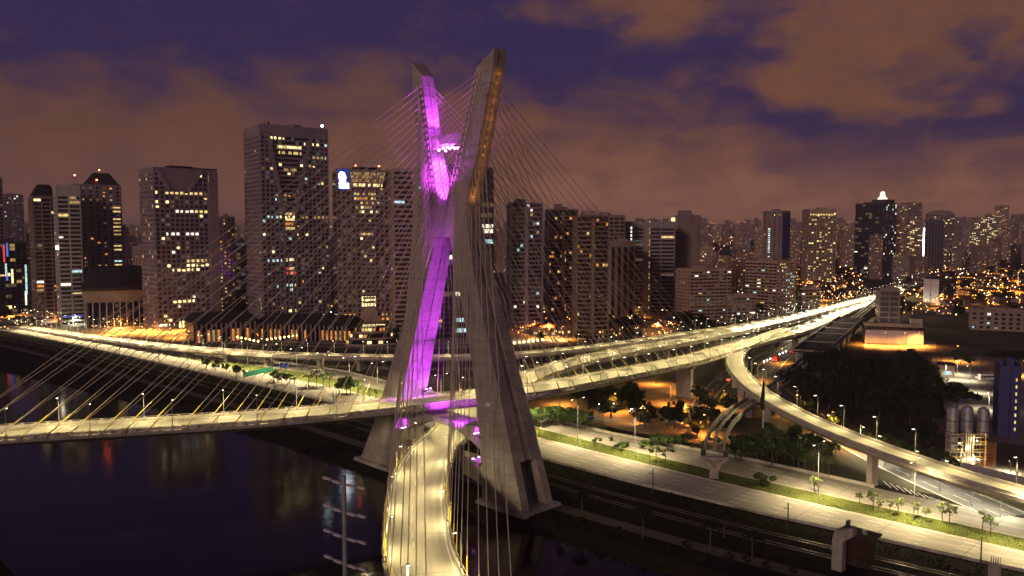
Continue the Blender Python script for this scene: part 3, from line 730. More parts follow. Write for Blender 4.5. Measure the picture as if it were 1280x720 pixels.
def roof_bits(root, w, d, h, m_='wallg', n=2, rng=random, hh=3.5):
    mb = MB()
    for a in ((0, w, -.02, .35), (0, w, d - .35, d + .02)): mb.box(a[0] - .02, a[1] + .02, a[2], a[3], h, h + 1.1)
    for a in ((-.02, .35), (w - .35, w + .02)): mb.box(a[0], a[1], .35, d - .35, h, h + 1.1)
    mb.build('roof_parapet', M[m_], root)
    for i in range(n):
        x = w * rng.uniform(.15, .55); y = d * rng.uniform(.15, .5); mb = MB(); mb.box(x, x + w * rng.uniform(.18, .35), y, y + d * rng.uniform(.2, .4), h, h + hh * rng.uniform(.6, 1.2)); mb.build('plant_room', M[m_], root)
def beacon(root, x, y, z, hgt=3.0, m_='beacon', r=.55):
    mb = MB(); mb.tube([(x, y, z), (x, y, z + hgt)], .12, 5, 0); mb.box(x - r, x + r, y - r, y + r, z + hgt, z + hgt + 2 * r, 1); mb.build('beacon', [M['dark'], M[m_]], root)
def tower(px, ytop, ybase, rel, side, label, st, name='office_tower', cat='office tower', dep=None, seed=1, group=None):
    rng = random.Random(seed)
    root, w, d, h = spot_building(*px, ytop, ybase, rel, side, dep, name, label, cat, group)
    body(root, w, d, h - st.get('cut', 0) - .5, st.get('core', 'glass'))
    fr, lt = MB(), MB()
    for fc in 'FLR':
        s2 = dict(st); s2.update(st.get(fc, {}))
        if s2.get('none'): 
            continue
        facade(fr, lt, fc, w, d, s2.get('z0', 0), h - st.get('cut', 0), s2.get('fh', 3.6), s2.get('bw', 3.4), s2.get('pw', .9), s2.get('sh', 1.3), s2.get('pr', .4), s2.get('lit', .06), PAL[s2.get('pal', 'warm')],
               s2.get('rows'), s2.get('top', 1.5), rng, s2.get('skip'), s2.get('piermax'), s2.get('vert', True))
    # plain back wall
    fr.box(0, w, d, d + .3, 0, h - st.get('cut', 0))
    fr.build('facade_frame', M[st.get('wall', 'wallg')], root, kind='stuff')
    if lt.f: lt.build('lit_windows', LIT, root, kind='stuff')
    roof_bits(root, w, d, h - st.get('cut', 0), st.get('wall', 'wallg'), st.get('roofs', 2), rng)
    return root, w, d, h
G_ = dict(fh=3.8, bw=3.6, pw=1.3, sh=1.5, pr=.45)

# --- left group
tower((-12, -12, 9), 222, 383, 5, 'L', 'tall brown slab tower cut by the left edge of the view', dict(G_, wall='wallb', lit=.04, pal='mixed'), 'apartment_tower', 'tower', 30, 11)
tower((9, 9, 33), 243, 350, 5, 'L', 'square mauve tower block standing behind the dark neon-lit block at far left', dict(G_, wall='wallm', lit=.10, pal='cool'), 'apartment_tower', 'tower', 30, 12)
r_, w_, d_, h_ = tower((-6, -6, 36), 303, 392, 8, 'L', 'low black glass block with vertical neon strips at far left', dict(fh=3.6, bw=5, pw=.3, sh=.5, pr=.25, wall='walld', core='glassb', lit=.10, pal='mixed'), 'office_block', 'building', 30, 13)
for i, (x, z0, z1, c_) in enumerate(((.30, .72, .97, 6), (.40, .80, .99, 7), (.34, .55, .70, 4), (.52, .42, .62, 2), (.93, .25, .68, 4), (.90, .1, .30, 3), (.36, .46, .56, 7))):
    mb = MB(); mb.box(w_ * x, w_ * x + 1.6, -1.1, -.7, h_ * z0, h_ * z1); mb.build('neon_strip', LIT[c_], r_)
# twin hip-roofed tower in two sections
def hip(root, x0, x1, y0, y1, z0, z1, m_, k=.28):
    mb = MB(); cx0, cx1 = x0 + (x1 - x0) * k, x1 - (x1 - x0) * k; cy0, cy1 = y0 + (y1 - y0) * k, y1 - (y1 - y0) * k
    mb.rings([[(x0, y0, z0), (x1, y0, z0), (x1, y1, z0), (x0, y1, z0)], [(cx0, cy0, z1), (cx1, cy0, z1), (cx1, cy1, z1), (cx0, cy1, z1)]]); return mb.build('hip_roof', M[m_], root)
st = dict(fh=3.7, bw=6.0, pw=1.2, sh=1.4, pr=.5, wall='wallb', lit=.06, pal='mixed', roofs=0)
r_, w_, d_, h_ = tower((47, 47, 79), 246, 402, 6, 'L', 'brown hip-roofed office tower standing at the left beside a paler twin', dict(st, rows={7: .95, 8: .95, 9: .95, 38: .3, 36: .3}), seed=21, dep=34)
hip(r_, 0, w_, 0, d_, h_, h_ + 12, 'roofd')
r_, w_, d_, h_ = tower((77, 77, 106), 232, 408, 6, 'L', 'pale gridded office tower in front of the brown hip-roofed one', dict(st, wall='wallk', bw=7.2, lit=.10, pal='mixed', top=9), seed=22, dep=24)
mb = MB()
for u in range(3):
    mb.box(w_ * (.08 + .3 * u), w_ * (.30 + .3 * u), -.75, -.50, 8, 9.2)
mb.build('blue_light_band', LIT[7], r_)
mb = MB(); mb.box(-2.2, -.6, -1.2, .2, h_ * .55, h_ * .575); mb.build('floodlight', M['lamp_w'], r_)
r_, w_, d_, h_ = tower((97, 97, 156), 231, 395, 8, 'L', 'broad mauve hip-roofed tower with red beacons and a lit corner strip', dict(fh=3.8, bw=6.2, pw=3.6, sh=2.0, pr=.4, wall='wallm', lit=.13, pal='orange', roofs=0), seed=23, dep=34)
hip(r_, w_ * .28, w_ * 1.0, 0, d_, h_, h_ + 13, 'roofd'); beacon(r_, w_ * .62, d_ * .5, h_ + 13); beacon(r_, w_ * .05, 2, h_ + 1, 8); beacon(r_, w_ * .50, 1, h_ + 4, 1)
mb = MB()
for i in range(int(h_ / 3.8) - 4):
    mb.box(w_ * .80, w_ * .98, -1.6, -.55, i * 3.8 + 1, i * 3.8 + 3.0)
mb.build('balcony_stack', M['wallk'], r_, kind='stuff')
mb = MB(); rg = random.Random(5)
for i in range(int(h_ / 3.8) - 4):
    if i < 14 or rg.random() < .45: mb.poly([(w_ * .81, -1.65, i * 3.8 + 3.05), (w_ * .97, -1.65, i * 3.8 + 3.05), (w_ * .97, -1.65, i * 3.8 + 4.4), (w_ * .81, -1.65, i * 3.8 + 4.4)], rg.choice((0, 1, 3, 4, 0)))
mb.build('lit_balcony_windows', LIT, r_, kind='stuff')
mb = MB(); mb.box(w_ + 1.0, w_ + 3.5, 0, 3, 0, h_ * .70); mb.build('corner_fin', M['wallk'], r_)
# auditorium
r_, w_, d_, h_ = spot_building(108, 108, 190, 360, 410, 4, 'L', 60, 'auditorium', 'low auditorium with a dark curved roof above a pale band', 'auditorium')
mb = MB(); rs = []
def bow(z, e):
    pts = []
    for i in range(13):
        u = -1 + i / 6; pts.append((w_ / 2 + u * (w_ / 2 + e), -e - 6 * (1 - u * u), z))
    return pts + [(w_ + e, d_, z), (-e, d_, z)]
mb = MB(); mb.rings([bow(0, -2), bow(h_ * .62, -2)]); mb.build('glass_foyer', M['glassb'], r_)
mb = MB(); mb.rings([bow(h_ * .63, 0), bow(h_ * .92, 1.2)]); mb.build('pale_band', M['wallp'], r_)
mb = MB(); mb.rings([bow(h_ * .92 + .02, 1.8), bow(h_, 1.8)]); mb.rings([bow(h_ + .01, .8), [(p[0] * .8 + w_ * .1, p[1] * .6 + d_ * .2, h_ * 1.50) for p in bow(0, 0)]]); mb.build('roof', M['roofd'], r_)
mb = MB()
for i in range(11):
    u = -1 + i / 5; x = w_ / 2 + u * w_ / 2; mb.tube([(x, -6.2 * (1 - u * u) - .8, 0), (x, -6.2 * (1 - u * u) - .8, h_ * .63)], .5, 8)
mb.build('columns', M['wallk'], r_, kind='stuff')
# tower with trapezoid crown
def ribs(root, w, h, pts, wid=1.6, q=1.1, m_='wallm', name='crown_rib', q0=.47):
    for (x0, z0), (x1, z1) in pts:
        mb = MB(); dx, dz = x1 - x0, z1 - z0; L = sqrt(dx * dx + dz * dz); nx, nz = -dz / L * wid, dx / L * wid
        a, b = (x0 - nx, z0 - nz), (x1 - nx, z1 - nz); c_, e = (x1 + nx, z1 + nz), (x0 + nx, z0 + nz)
        mb.hexa([(p[0], -q, p[1]) for p in (a, b, c_, e)] + [(p[0], -q0, p[1]) for p in (a, b, c_, e)]); mb.build(name, M[m_], root)
r_, w_, d_, h_ = tower((180, 198, 275), 210, 411, 20, 'L', 'square office tower with a sloping trapezoid crown and bright yellow rows', dict(G_, bw=4.2, wall='wallm', lit=.05, pal='warm', top=3.4,
      F=dict(pal='yellow', rows={29: .75, 25: .6, 24: .25, 20: .55, 19: .2, 13: .55, 14: .5, 12: .5, 4: .25, 5: .5, 1: .9, 0: .9, 33: .3, 34: .15}), L=dict(lit=.16, bw=3.0)), seed=31)
mb = MB(); mb.hexa([(w_ * .06, -1.2, h_), (w_ * .72, -1.2, h_), (w_ * .52, -.5, h_ - 17), (w_ * .24, -.5, h_ - 17), (w_ * .06, -.46, h_), (w_ * .72, -.46, h_), (w_ * .52, -.46, h_ - 17), (w_ * .24, -.46, h_ - 17)]); mb.build('crown_panel', M['wallm'], r_)
ribs(r_, w_, h_, [((w_ * .03, h_), (w_ * .23, h_ - 18)), ((w_ * .53, h_ - 18), (w_ * .75, h_))], 1.5, 1.6, 'wallg')
mb = MB(); mb.box(w_ * .30, w_ * .66, d_ * .2, d_ * .6, h_, h_ + 3.5); mb.box(w_ * .76, w_ * 1.02, -.5, d_ * .4, h_ + 1.2, h_ + 2); mb.build('roof_slab', M['roofd'], r_)
mb = MB(); mb.box(w_ * .86, w_ + .6, -1.4, -.47, 0, h_ - .5); mb.build('blank_corner', M['wallm'], r_)
mb = MB(); mb.box(w_ * .25, w_ * .72, -9, -.6, 0, 7); mb.build('entrance_hall', M['glass'], r_)
mb = MB()
for i in range(9): mb.box(w_ * (.26 + .05 * i), w_ * (.29 + .05 * i), -9.3, -9.05, .5, 6.2)
mb.build('entrance_lights', LIT[2], r_, kind='stuff')
# small ones behind
tower((276, 276, 296), 272, 395, 3, 'L', 'narrow tower with small yellow windows right of the trapezoid-crowned tower', dict(fh=3.4, bw=4, pw=2, sh=1.8, pr=.3, wall='wallb', lit=.30, pal='dim'), 'apartment_tower', 'tower', 20, 41)
tower((290, 290, 314), 302, 388, 3, 'L', 'dark stubby block with a lit roof edge left of the tallest left tower', dict(fh=3.4, bw=5, pw=.5, sh=.9, pr=.3, wall='walld', lit=.05, pal='white'), 'office_block', 'building', 20, 42)
# tallest, with the V
K_ = dict(G_, bw=3.9, wall='wallm', lit=.05, pal='mixed', top=9, pw=1.35)
def vlim(u, Wd):
    c_ = abs(u - .40) / .28
    return 1e9 if c_ > 1.12 else 95 + (h0_ - 9 - 95) * min(1, c_) - 2 if c_ > .12 else 95 - 30
h0_ = zat(362, 156, P(330, 406).y)
r_, w_, d_, h_ = tower((310, 330, 413), 156, 406, 18, 'L', 'tallest tower on the left with a V-shaped glass recess below its crown', dict(K_, L=dict(lit=.03), F=dict(rows={24: .92, 42: .45, 41: .4, 38: .3, 36: .25, 30: .18, 29: .2, 17: .2, 14: .3, 20: .18, 4: .25, 3: .12}, piermax=vlim)), seed=51)
ribs(r_, w_, h_, [((w_ * .10, h_ - 6), (w_ * .32, 98)), ((w_ * .49, 98), (w_ * .74, h_ - 8))], 1.7, 1.5, 'wallm')
mb = MB()
mb.box(w_ * .30, w_ * .335, -1.1, -.47, 0, 97); mb.box(w_ * .475, w_ * .51, -1.1, -.47, 0, 97); mb.build('bay_edge', M['wallm'], r_)
mb = MB(); rg = random.Random(6)
for z, u0, u1, p, c_ in ((h_ - 19, .24, .60, .95, 2), (h_ - 24, .26, .58, .8, 1), (h_ - 39, .33, .5, .8, 0), (97, .34, .48, .9, 1), (92, .34, .47, .9, 2), (88, .34, .47, .9, 5), (84, .34, .47, .9, 1), (56, .34, .47, .9, 3), (48, .34, .47, .8, 6), (44, .34, .47, .8, 6), (33, .34, .47, .6, 4), (29, .34, .47, .6, 4), (10, .34, .47, .8, 2)):
    x = u0
    while x < u1:
        if rg.random() < p: mb.poly([(w_ * x, -.5, z), (w_ * (x + .018), -.5, z), (w_ * (x + .018), -.5, z + 2.4), (w_ * x, -.5, z + 2.4)], c_ if rg.random() < .7 else 1)
        x += .024
mb.build('lit_bay_windows', LIT, r_, kind='stuff')
mb = MB(); mb.rings([[(w_ * .28 + w_ * .2 * (1 + cos(a)), -1.0 + 0 * a + d_ * .35 * (1 + sin(a)), z) for a in [2 * pi * i / 20 for i in range(20)]] for z in (h_ - .4, h_ + 2.6)]); mb.build('roof_drum', M['wallm'], r_)
beacon(r_, w_ * .93, 2, h_, 3, 'lamp_c', .7)
mb = MB(); mb.tube([(w_ * .08, 2, h_), (w_ * .08, 2, h_ + 5)], .2, 5); mb.tube([(w_ * .14, 3, h_), (w_ * .14, 3, h_ + 4)], .8, 6); mb.build('roof_mast', M['dark'], r_)
# logo tower with lit crown
r_, w_, d_, h_ = tower((418, 423, 499), 213, 416, 5, 'L', 'office tower with a blue rooftop logo, glowing trapezoid crown and lit entrance', dict(G_, bw=3.7, pw=1.5, wall='wallb', lit=.04, pal='dim', top=13, F=dict(rows={2: .85, 3: .85, 32: .55, 31: .55}, skip=lambda u, z: .28 < u < .72), L=dict(none=1)), seed=61, dep=36)
mb = MB(); q = [(w_ * .20, h_ - 1), (w_ * .80, h_ - 1), (w_ * .74, h_ - 13.5), (w_ * .27, h_ - 13.5)]
mb.hexa([(x, -2.6, z) for x, z in q] + [(x, -.47, z) for x, z in q]); mb.build('crown_screen', M['wallw'], r_)
mb = MB(); rg = random.Random(3)
for i in range(22):
    for z, c_ in ((h_ - 12.6, 2), (h_ - 9, 0), (h_ - 6, 0), (h_ - 3.4, 0)):
        x0 = lerp([h_ - 13.5, h_ - 1], [.275, .205], z); x1 = lerp([h_ - 13.5, h_ - 1], [.735, .795], z); x = x0 + (x1 - x0) * i / 22
        if rg.random() < (.8 if c_ == 2 else .75): mb.poly([(w_ * x + .1, -2.68, z), (w_ * (x + (x1 - x0) / 22) - .25, -2.68, z), (w_ * (x + (x1 - x0) / 22) - .25, -2.68, z + 2.3), (w_ * x + .1, -2.68, z + 2.3)], c_)
mb.build('crown_lights', LIT, r_, kind='stuff')
mb = MB(); rg = random.Random(9); lt = MB()
for i in range(36):
    z = h_ - 21 - i * 3.6
    if z < 22: break
    hw = lerp([22, h_ - 60, h_ - 24], [.10, .115, .22], z); mb.box(w_ * (.5 - hw), w_ * (.5 + hw), -2.4, -.47, z, z + 1.5)
    for k in range(int(hw * 44)):
        if rg.random() < (.8 if i < 2 else .5 if i < 5 else .35 if i in (9, 12, 15, 22) else .06):
            x = .5 - hw + k / 22; lt.poly([(w_ * x, -.52, z + 1.55), (w_ * (x + .038), -.52, z + 1.55), (w_ * (x + .038), -.52, z + 3.4), (w_ * x, -.52, z + 3.4)], rg.choice((5, 1, 1, 0)) if i < 3 else rg.choice((0, 1, 2)))
mb.build('stepped_bay', M['wallg'], r_); lt.build('lit_bay_windows', LIT, r_, kind='stuff')
mb = MB()
for i in range(5):
    for z in (21, 25.5): mb.box(w_ * (.385 + i * .048), w_ * (.42 + i * .048), -.62, -.5, z, z + 3.6)
mb.build('lobby_windows', LIT[2], r_, kind='stuff')
mb = MB(); mb.rings([[(w_ * .38, -1.5, 20), (w_ * .62, -1.5, 20), (w_ * .62, -.5, 20), (w_ * .38, -.5, 20)], [(w_ * .36, -4, 14), (w_ * .64, -4, 14), (w_ * .64, -.5, 14), (w_ * .36, -.5, 14)], [(w_ * .28, -10, 8), (w_ * .72, -10, 8), (w_ * .72, -.5, 8), (w_ * .28, -.5, 8)]][::-1]); mb.build('entrance_canopy', M['wallw'], r_)
mb = MB()
for i in range(12): mb.box(w_ * (.26 + i * .04), w_ * (.29 + i * .04), -10.6, -10.2, 1, 7)
mb.build('entrance_lights', LIT[2], r_, kind='stuff')
mb = MB(); mb.box(w_ * .02, w_ * .20, -1.0, -.47, h_ - 16, h_ + 1.5); sg_ = mb.build('sign_board', M['blue'], r_)
mb = MB(); cx_, cz_ = w_ * .095, h_ - 5.2
mb.rings([[(cx_ + 3.0 * cos(a) - .4 * sin(a), y, cz_ + 4.4 * sin(a)) for a in [2 * pi * i / 24 for i in range(24)]] for y in (-1.01, -1.3)]); mb.build('logo_oval', M['logo'], sg_)
mb = MB(); q = [(cx_ - 2.6, cz_ - 9.2), (cx_ + 5.2, cz_ - 9.2), (cx_ + 5.2, cz_ - 4.9), (cx_ + 2.8, cz_ - 4.7), (cx_ + 2.8, cz_ - 3.2), (cx_ - 2.6, cz_ - 4.0)]
mb.rings([[(x, y, z) for x, z in q] for y in (-1.01, -1.3)]); mb.build('logo_lettering', M['logo'], sg_)
mb = MB(); mb.box(w_ * .025, w_ * .195, -1.02, -1.005, h_ - 15.5, h_ + 1); mb.build('logo_glow_panel', M['logob'], sg_)
mb = MB(); mb.box(w_ * .28, w_ * .72, 2, 12, h_ + 2.6, h_ + 3.4); mb.tube([(w_ * .28, 3, h_), (w_ * .28, 3, h_ + 3)], .3, 5); mb.tube([(w_ * .72, 3, h_), (w_ * .72, 3, h_ + 3)], .3, 5); mb.build('roof_gantry', M['roofd'], r_)
for u in (.32, .70): beacon(r_, w_ * u, 2, h_ + 3.4, .3)
# building with window bands between logo tower and the bridge
tower((492, 492, 546), 212, 418, 4, 'L', 'tower of dark horizontal window bands partly hidden by the far bridge leg', dict(fh=3.8, bw=16, pw=3.0, sh=1.7, pr=.5, wall='wallw', lit=.10, pal='white', vert=True), seed=71, dep=30)
tower((537, 537, 617), 210, 424, 4, 'L', 'blue-black glass tower seen between and right of the bridge legs', dict(fh=4.0, bw=9, pw=.35, sh=.7, pr=.25, wall='walld', core='glassb', lit=.12, pal='white', rows={14: .5, 15: .3, 8: .4, 6: .3}), seed=72, dep=34)
# --- low arcade
AR = []
def arcade(px, ytop, ybase, rel, side, label, dep):
    r_, w_, d_, h_ = spot_building(*px, ytop, ybase, rel, side, dep, 'arcade_building', label, 'arcade')
    mb = MB(); mb.box(0, w_, 1.5, d_, -.5, h_ - .6); mb.build('glass_wall', M['glass'], r_)
    mb = MB(); mb.box(-1, w_ + 1, -1.5, d_ + 1, h_ - .6, h_ + .5); mb.rings([[(-1, -1.5, h_ + .51), (w_ + 1, -1.5, h_ + .51), (w_ + 1, d_ + 1, h_ + .51), (-1, d_ + 1, h_ + .51)], [(4, 6, h_ + 5), (w_ - 4, 6, h_ + 5), (w_ - 4, d_ - 5, h_ + 5), (4, d_ - 5, h_ + 5)]]); mb.build('roof', M['roofd'], r_)
    n = int(w_ / 3.4)
    for i in range(n):
        x = w_ * (i + .5) / n; mb = MB(); mb.box(x - .5, x + .5, -.6, 1.0, 0, h_ - .62)
        if i == 0: c0 = mb.build('column', M['wallb'], r_, (x, 0, 0)); c0.location = (x, 0, 0)
        else: c1 = c0.copy(); COL.objects.link(c1); c1.location = (x, 0, 0)
    mb = MB(); rg = random.Random(4)
    for i in range(n):
        if rg.random() < .7:
            x = w_ * (i + .5) / n; mb.poly([(x + .8, 1.44, 1), (x + 2.6, 1.44, 1), (x + 2.6, 1.44, h_ * .62), (x + .8, 1.44, h_ * .62)], rg.choice((5, 5, 5, 0)))
    mb.build('lit_windows', LIT, r_, kind='stuff')
    return r_
arcade((243, 243, 322), 404, 431, 10, 'L', 'low dark-roofed arcade wing running left from its corner below the tallest tower', 34)
arcade((322, 436, 436), 406, 428, 24, 'R', 'low dark-roofed arcade wing rising right with an orange-lit colonnade', 26)
# round podium beside the logo tower entrance
r_, w_, d_, h_ = spot_building(432, 432, 500, 424, 434, 3, 'L', 22, 'low_pavilion', 'low round-fronted pavilion with lit terraces below the blue logo tower', 'pavilion')
for k in range(3):
    mb = MB(); z = k * 4.4; e = k * 3
    pts = lambda zz: [(w_ / 2 + (w_ / 2 - e) * cos(a), d_ / 2 + (d_ / 2 - e * .6) * sin(a), zz) for a in [2 * pi * i / 28 for i in range(28)]]
    mb.rings([pts(z), pts(z + 1.2)]); mb.build('terrace', M['wallw'], r_)
    mb = MB(); e += 1.2; mb.rings([pts(z + 1.21), pts(z + 4.39)]); mb.build('terrace_glazing', M['glass'], r_)
    mb = MB()
    for i in range(0, 28):
        if random.random() < .45:
            a = 2 * pi * i / 28; b = 2 * pi * (i + .8) / 28; A, B = [(w_ / 2 + (w_ / 2 - e + .1) * cos(q), d_ / 2 + (d_ / 2 - e * .6 + .1) * sin(q)) for q in (a, b)]
            mb.poly([(*A, z + 1.5), (*B, z + 1.5), (*B, z + 3.6), (*A, z + 3.6)], random.choice((1, 5, 2)))
    if mb.f: mb.build('lit_windows', LIT, r_, kind='stuff')

# --- middle group behind the right-hand stays
def balc(px, ytop, ybase, label, seed, wall, lit=.08, pal='mixed', fh=3.6, bow_=5, roofs=2, step=0):
    r_, w_, d_, h_ = spot_building(*px, ytop, ybase, 6, 'L', 28, 'apartment_tower', label, 'apartment tower')
    rg = random.Random(seed); body(r_, w_, d_, h_ - .5)
    def curve(z, e, x0=0, x1=1): return [(w_ * (x0 + (x1 - x0) * i / 8) , -e - bow_ * (1 - (2 * i / 8 - 1) ** 2) * .5, z) for i in range(9)]
    fr = MB(); lt = MB(); n = int(h_ / fh)
    for i in range(n):
        z = i * fh; zz = z + 1.25
        a, b = curve(z, .5), curve(z, -.2)
        hm = 1 if i < n - step else .7
        fr.rings([[p for p in curve(z, 1.2)] + [(w_, .3, z), (0, .3, z)], [p for p in curve(zz, 1.2)] + [(w_, .3, zz), (0, .3, zz)]])
        for j in range(10):
            if rg.random() < lit:
                c_ = rg.choice(PAL[pal]); x0, x1 = w_ * (j + .12) / 10, w_ * (j + .9) / 10
                lt.poly([(x0, -.06, z + 1.3), (x1, -.06, z + 1.3), (x1, -.06, z + 3.3), (x0, -.06, z + 3.3)], c_)
    fr.build('balcony_bands', M[wall], r_, kind='stuff')
    mb = MB(); mb.box(w_ * .44, w_ * .54, -bow_ * .5 - 1.6, -.02, 0, h_ - 2); mb.box(-.3, .9, -1.6, d_, 0, h_); mb.box(w_ - .9, w_ + .3, -1.6, d_, 0, h_); mb.build('pier_walls', M[wall], r_)
    if lt.f: lt.build('lit_windows', LIT, r_, kind='stuff')
    for s_ in (0, 1):
        fr = MB(); lt = MB(); facade(fr, lt, 'LR'[s_], w_, d_, 0, h_ - 1, fh, 4, 2, 1.4, .25, .05, PAL[pal], None, 1, rg); fr.build('side_wall', M[wall], r_, kind='stuff')
        if lt.f: lt.build('lit_side_windows', LIT, r_, kind='stuff')
    roof_bits(r_, w_, d_, h_ - .4, wall, roofs, rg, 5)
    return r_, w_, d_, h_
balc((637, 638, 678), 254, 414, 'curved balcony tower with cool blue glass just right of the bridge tower', 81, 'wallm', .05, 'cool')
r_, w_, d_, h_ = balc((684, 685, 722), 262, 404, 'brown stepped balcony tower in the middle of the stay cables', 82, 'wallb', .08, 'orange', 3.4, 7)
r_, w_, d_, h_ = balc((719, 720, 760), 270, 424, 'tan balcony tower with an olive-lit rooftop behind the outer stays', 83, 'walltan', .07, 'orange', 3.4, 8)
mb = MB(); mb.box(w_ * .25, w_ * .62, -1, 5, h_ + 1, h_ + 4); mb.build('lit_roof_band', M['wallw'], r_)
tower((732, 733, 780), 270, 398, 4, 'L', 'dark reddish block behind the tan balcony tower', dict(fh=3.6, bw=5, pw=1, sh=1.4, pr=.35, wall='wallb', lit=.12, pal='orange'), 'apartment_tower', 'tower', 26, 84)
r_, w_, d_, h_ = tower((772, 774, 842), 278, 393, 4, 'L', 'wide grey slab of horizontal bands with a lit red panel on its left', dict(fh=3.7, bw=14, pw=1.0, sh=1.6, pr=.5, wall='wallg', lit=.10, pal='white', top=6), seed=85, dep=26)
mb = MB(); mb.box(w_ * .43, w_ * .56, -1.4, -.55, 0, h_ - 3); mb.build('stair_core', M['wallg'], r_)
mb = MB()
for i in range(24):
    if i % 3 != 1: mb.poly([(w_ * .53, -1.46, i * 3.7 + 6), (w_ * .55, -1.46, i * 3.7 + 6), (w_ * .55, -1.46, i * 3.7 + 8.3), (w_ * .53, -1.46, i * 3.7 + 8.3)], 0)
for i in range(18): mb.poly([(w_ * .195, -.62, i * 3.7 + 22), (w_ * .22, -.62, i * 3.7 + 22), (w_ * .22, -.62, i * 3.7 + 24.3), (w_ * .195, -.62, i * 3.7 + 24.3)], 3 if i > 12 else 0)
mb.build('stair_lights', LIT, r_, kind='stuff')
mb = MB(); mb.box(w_ * .02, w_ * .07, -.9, -.62, h_ - 14, h_ - 9); mb.build('red_panel', LIT[6], r_)
for u in (.3, .55, .8): 
    mb = MB(); mb.box(w_ * u, w_ * (u + .1), 2, 8, h_, h_ + 4); mb.build('plant_room', M['wallb'], r_)
r_, w_, d_, h_ = tower((758, 762, 792), 302, 402, 8, 'L', 'narrow dark building of tall vertical fins with a cyan-lit base', dict(fh=30, bw=5.5, pw=2.2, sh=.8, pr=.9, wall='wallb', lit=0, top=5), seed=86, dep=22)
mb = MB(); mb.box(0, w_ * .75, -1.2, -1.0, .5, 2.2); mb.build('cyan_light_band', LIT[4], r_)
r_, w_, d_, h_ = tower((841, 849, 874), 270, 388, 22, 'L', 'plain dark brown tower with a bright yellow roof window at its left', dict(fh=3.5, bw=7, pw=5.0, sh=2.6, pr=.3, wall='wallb', lit=.05, pal='dim', top=3), 'apartment_tower', 'tower', None, 87)
mb = MB(); mb.box(1.5, w_ * .6, 3, d_ * .6, h_ , h_ + 6); mb.build('roof_tank', M['wallb'], r_)
mb = MB(); mb.box(-3.4, -.8, d_ * .75, d_ * .95, h_ - 7, h_ - 1.5); mb.build('lit_roof_window', LIT[2], r_)
mb = MB()
for k in range(3): mb.box(w_ * (.1 + .33 * k), w_ * (.2 + .33 * k), -.95, -.42, 0, h_ - 1)
mb.build('vertical_fins', M['wallb'], r_)
# --- apartment slabs by the ramp
def slab(px, ytop, ybase, rel, side, label, seed, wall='wallw', sidelit=.10, dep=None, fh=3.0):
    return tower(px, ytop, ybase, rel, side, label, dict(fh=fh, bw=4.2, pw=.5, sh=1.7, pr=.35, wall=wall, lit=.13, pal='white', top=1.2, vert=False, L=dict(lit=sidelit, pw=2.2, bw=4.6, vert=True) if side == 'L' else {}, R=dict(lit=.35, pw=1.6, bw=3.4, vert=True) if side == 'R' else {}), 'apartment_slab', 'apartment block', dep, seed)
slab((844, 862, 913), 338, 405, 30, 'L', 'orange-lit apartment slab with a blank end wall left of the second slab', 91, sidelit=.03)
slab((931, 970, 994), 328, 399, 34, 'R', 'second apartment slab whose end bay is full of lit windows', 92)
slab((905, 909, 944), 371, 404, 26, 'L', 'low wing between the two orange-lit apartment slabs', 93, dep=14)
slab((986, 988, 1024), 361, 392, 30, 'L', 'low lit wing right of the second apartment slab', 94, dep=14)
# --- right-hand towers
r_, w_, d_, h_ = tower((952, 976, 986), 264, 352, 28, 'R', 'slim tower with a vertical line of greenish lit windows and a dark blue flank', dict(fh=3.6, bw=9, pw=6.2, sh=1.8, pr=.35, wall='wallb', lit=.02, pal='warm', R=dict(bw=9, pw=1, sh=2.0, lit=0)), seed=95)
mb = MB()
for i in range(22):
    z = 12 + i * 3.6
    if z < h_ - 10 and i not in (2, 3, 9): mb.poly([(w_ * .30, -.52, z), (w_ * .40, -.52, z), (w_ * .40, -.52, z + 2), (w_ * .30, -.52, z + 2)], 4 if i % 3 else 3)
mb.build('stairwell_lights', LIT, r_, kind='stuff')
mb = MB(); mb.box(w_ + .4, w_ + 1.6, 1, d_ * .9, h_ * .34, h_ - 4); mb.build('blue_flank', M['blue'], r_)
r_, w_, d_, h_ = tower((1001, 1009, 1043), 262, 356, 18, 'L', 'broad warm-lit apartment tower with a bright top row', dict(fh=3.3, bw=4.4, pw=1.3, sh=1.4, pr=.4, wall='wallw', lit=.22, pal='warm', top=5, F=dict(rows={}), L=dict(lit=.04)), 'apartment_tower', 'apartment tower', None, 96)
mb = MB()
for i in range(10): mb.box(w_ * (.04 + .095 * i), w_ * (.10 + .095 * i), -.7, -.5, h_ - 9, h_ - 6.6)
mb.build('top_row_lights', LIT[1], r_, kind='stuff')
r_, w_, d_, h_ = tower((1067, 1101, 1118), 254, 348, 30, 'R', 'dark glass tower topped by a glowing pyramid lantern and antenna', dict(fh=3.8, bw=7, pw=.3, sh=.5, pr=.2, wall='walld', core='glassb', lit=.03, pal='white', R=dict(wall='wallk', bw=5, pw=.8, sh=.8, pr=.4, lit=.08)), seed=97)
mb = MB(); mb.rings([[(w_ * .55, d_ * .1, h_), (w_ * 1.02, d_ * .1, h_), (w_ * 1.02, d_ * .8, h_), (w_ * .55, d_ * .8, h_)], [(w_ * .55, d_ * .1, h_ + 7), (w_ * 1.02, d_ * .1, h_ + 7), (w_ * 1.02, d_ * .8, h_ + 7), (w_ * .55, d_ * .8, h_ + 7)]]); mb.build('roof_storey', M['walld'], r_)
mb = MB(); cx_, cy_ = w_ * .80, d_ * .35
def sq(r, z): return [(cx_ + r * cos(a), cy_ + r * sin(a), z) for a in [pi / 8 + 2 * pi * i / 8 for i in range(8)]]
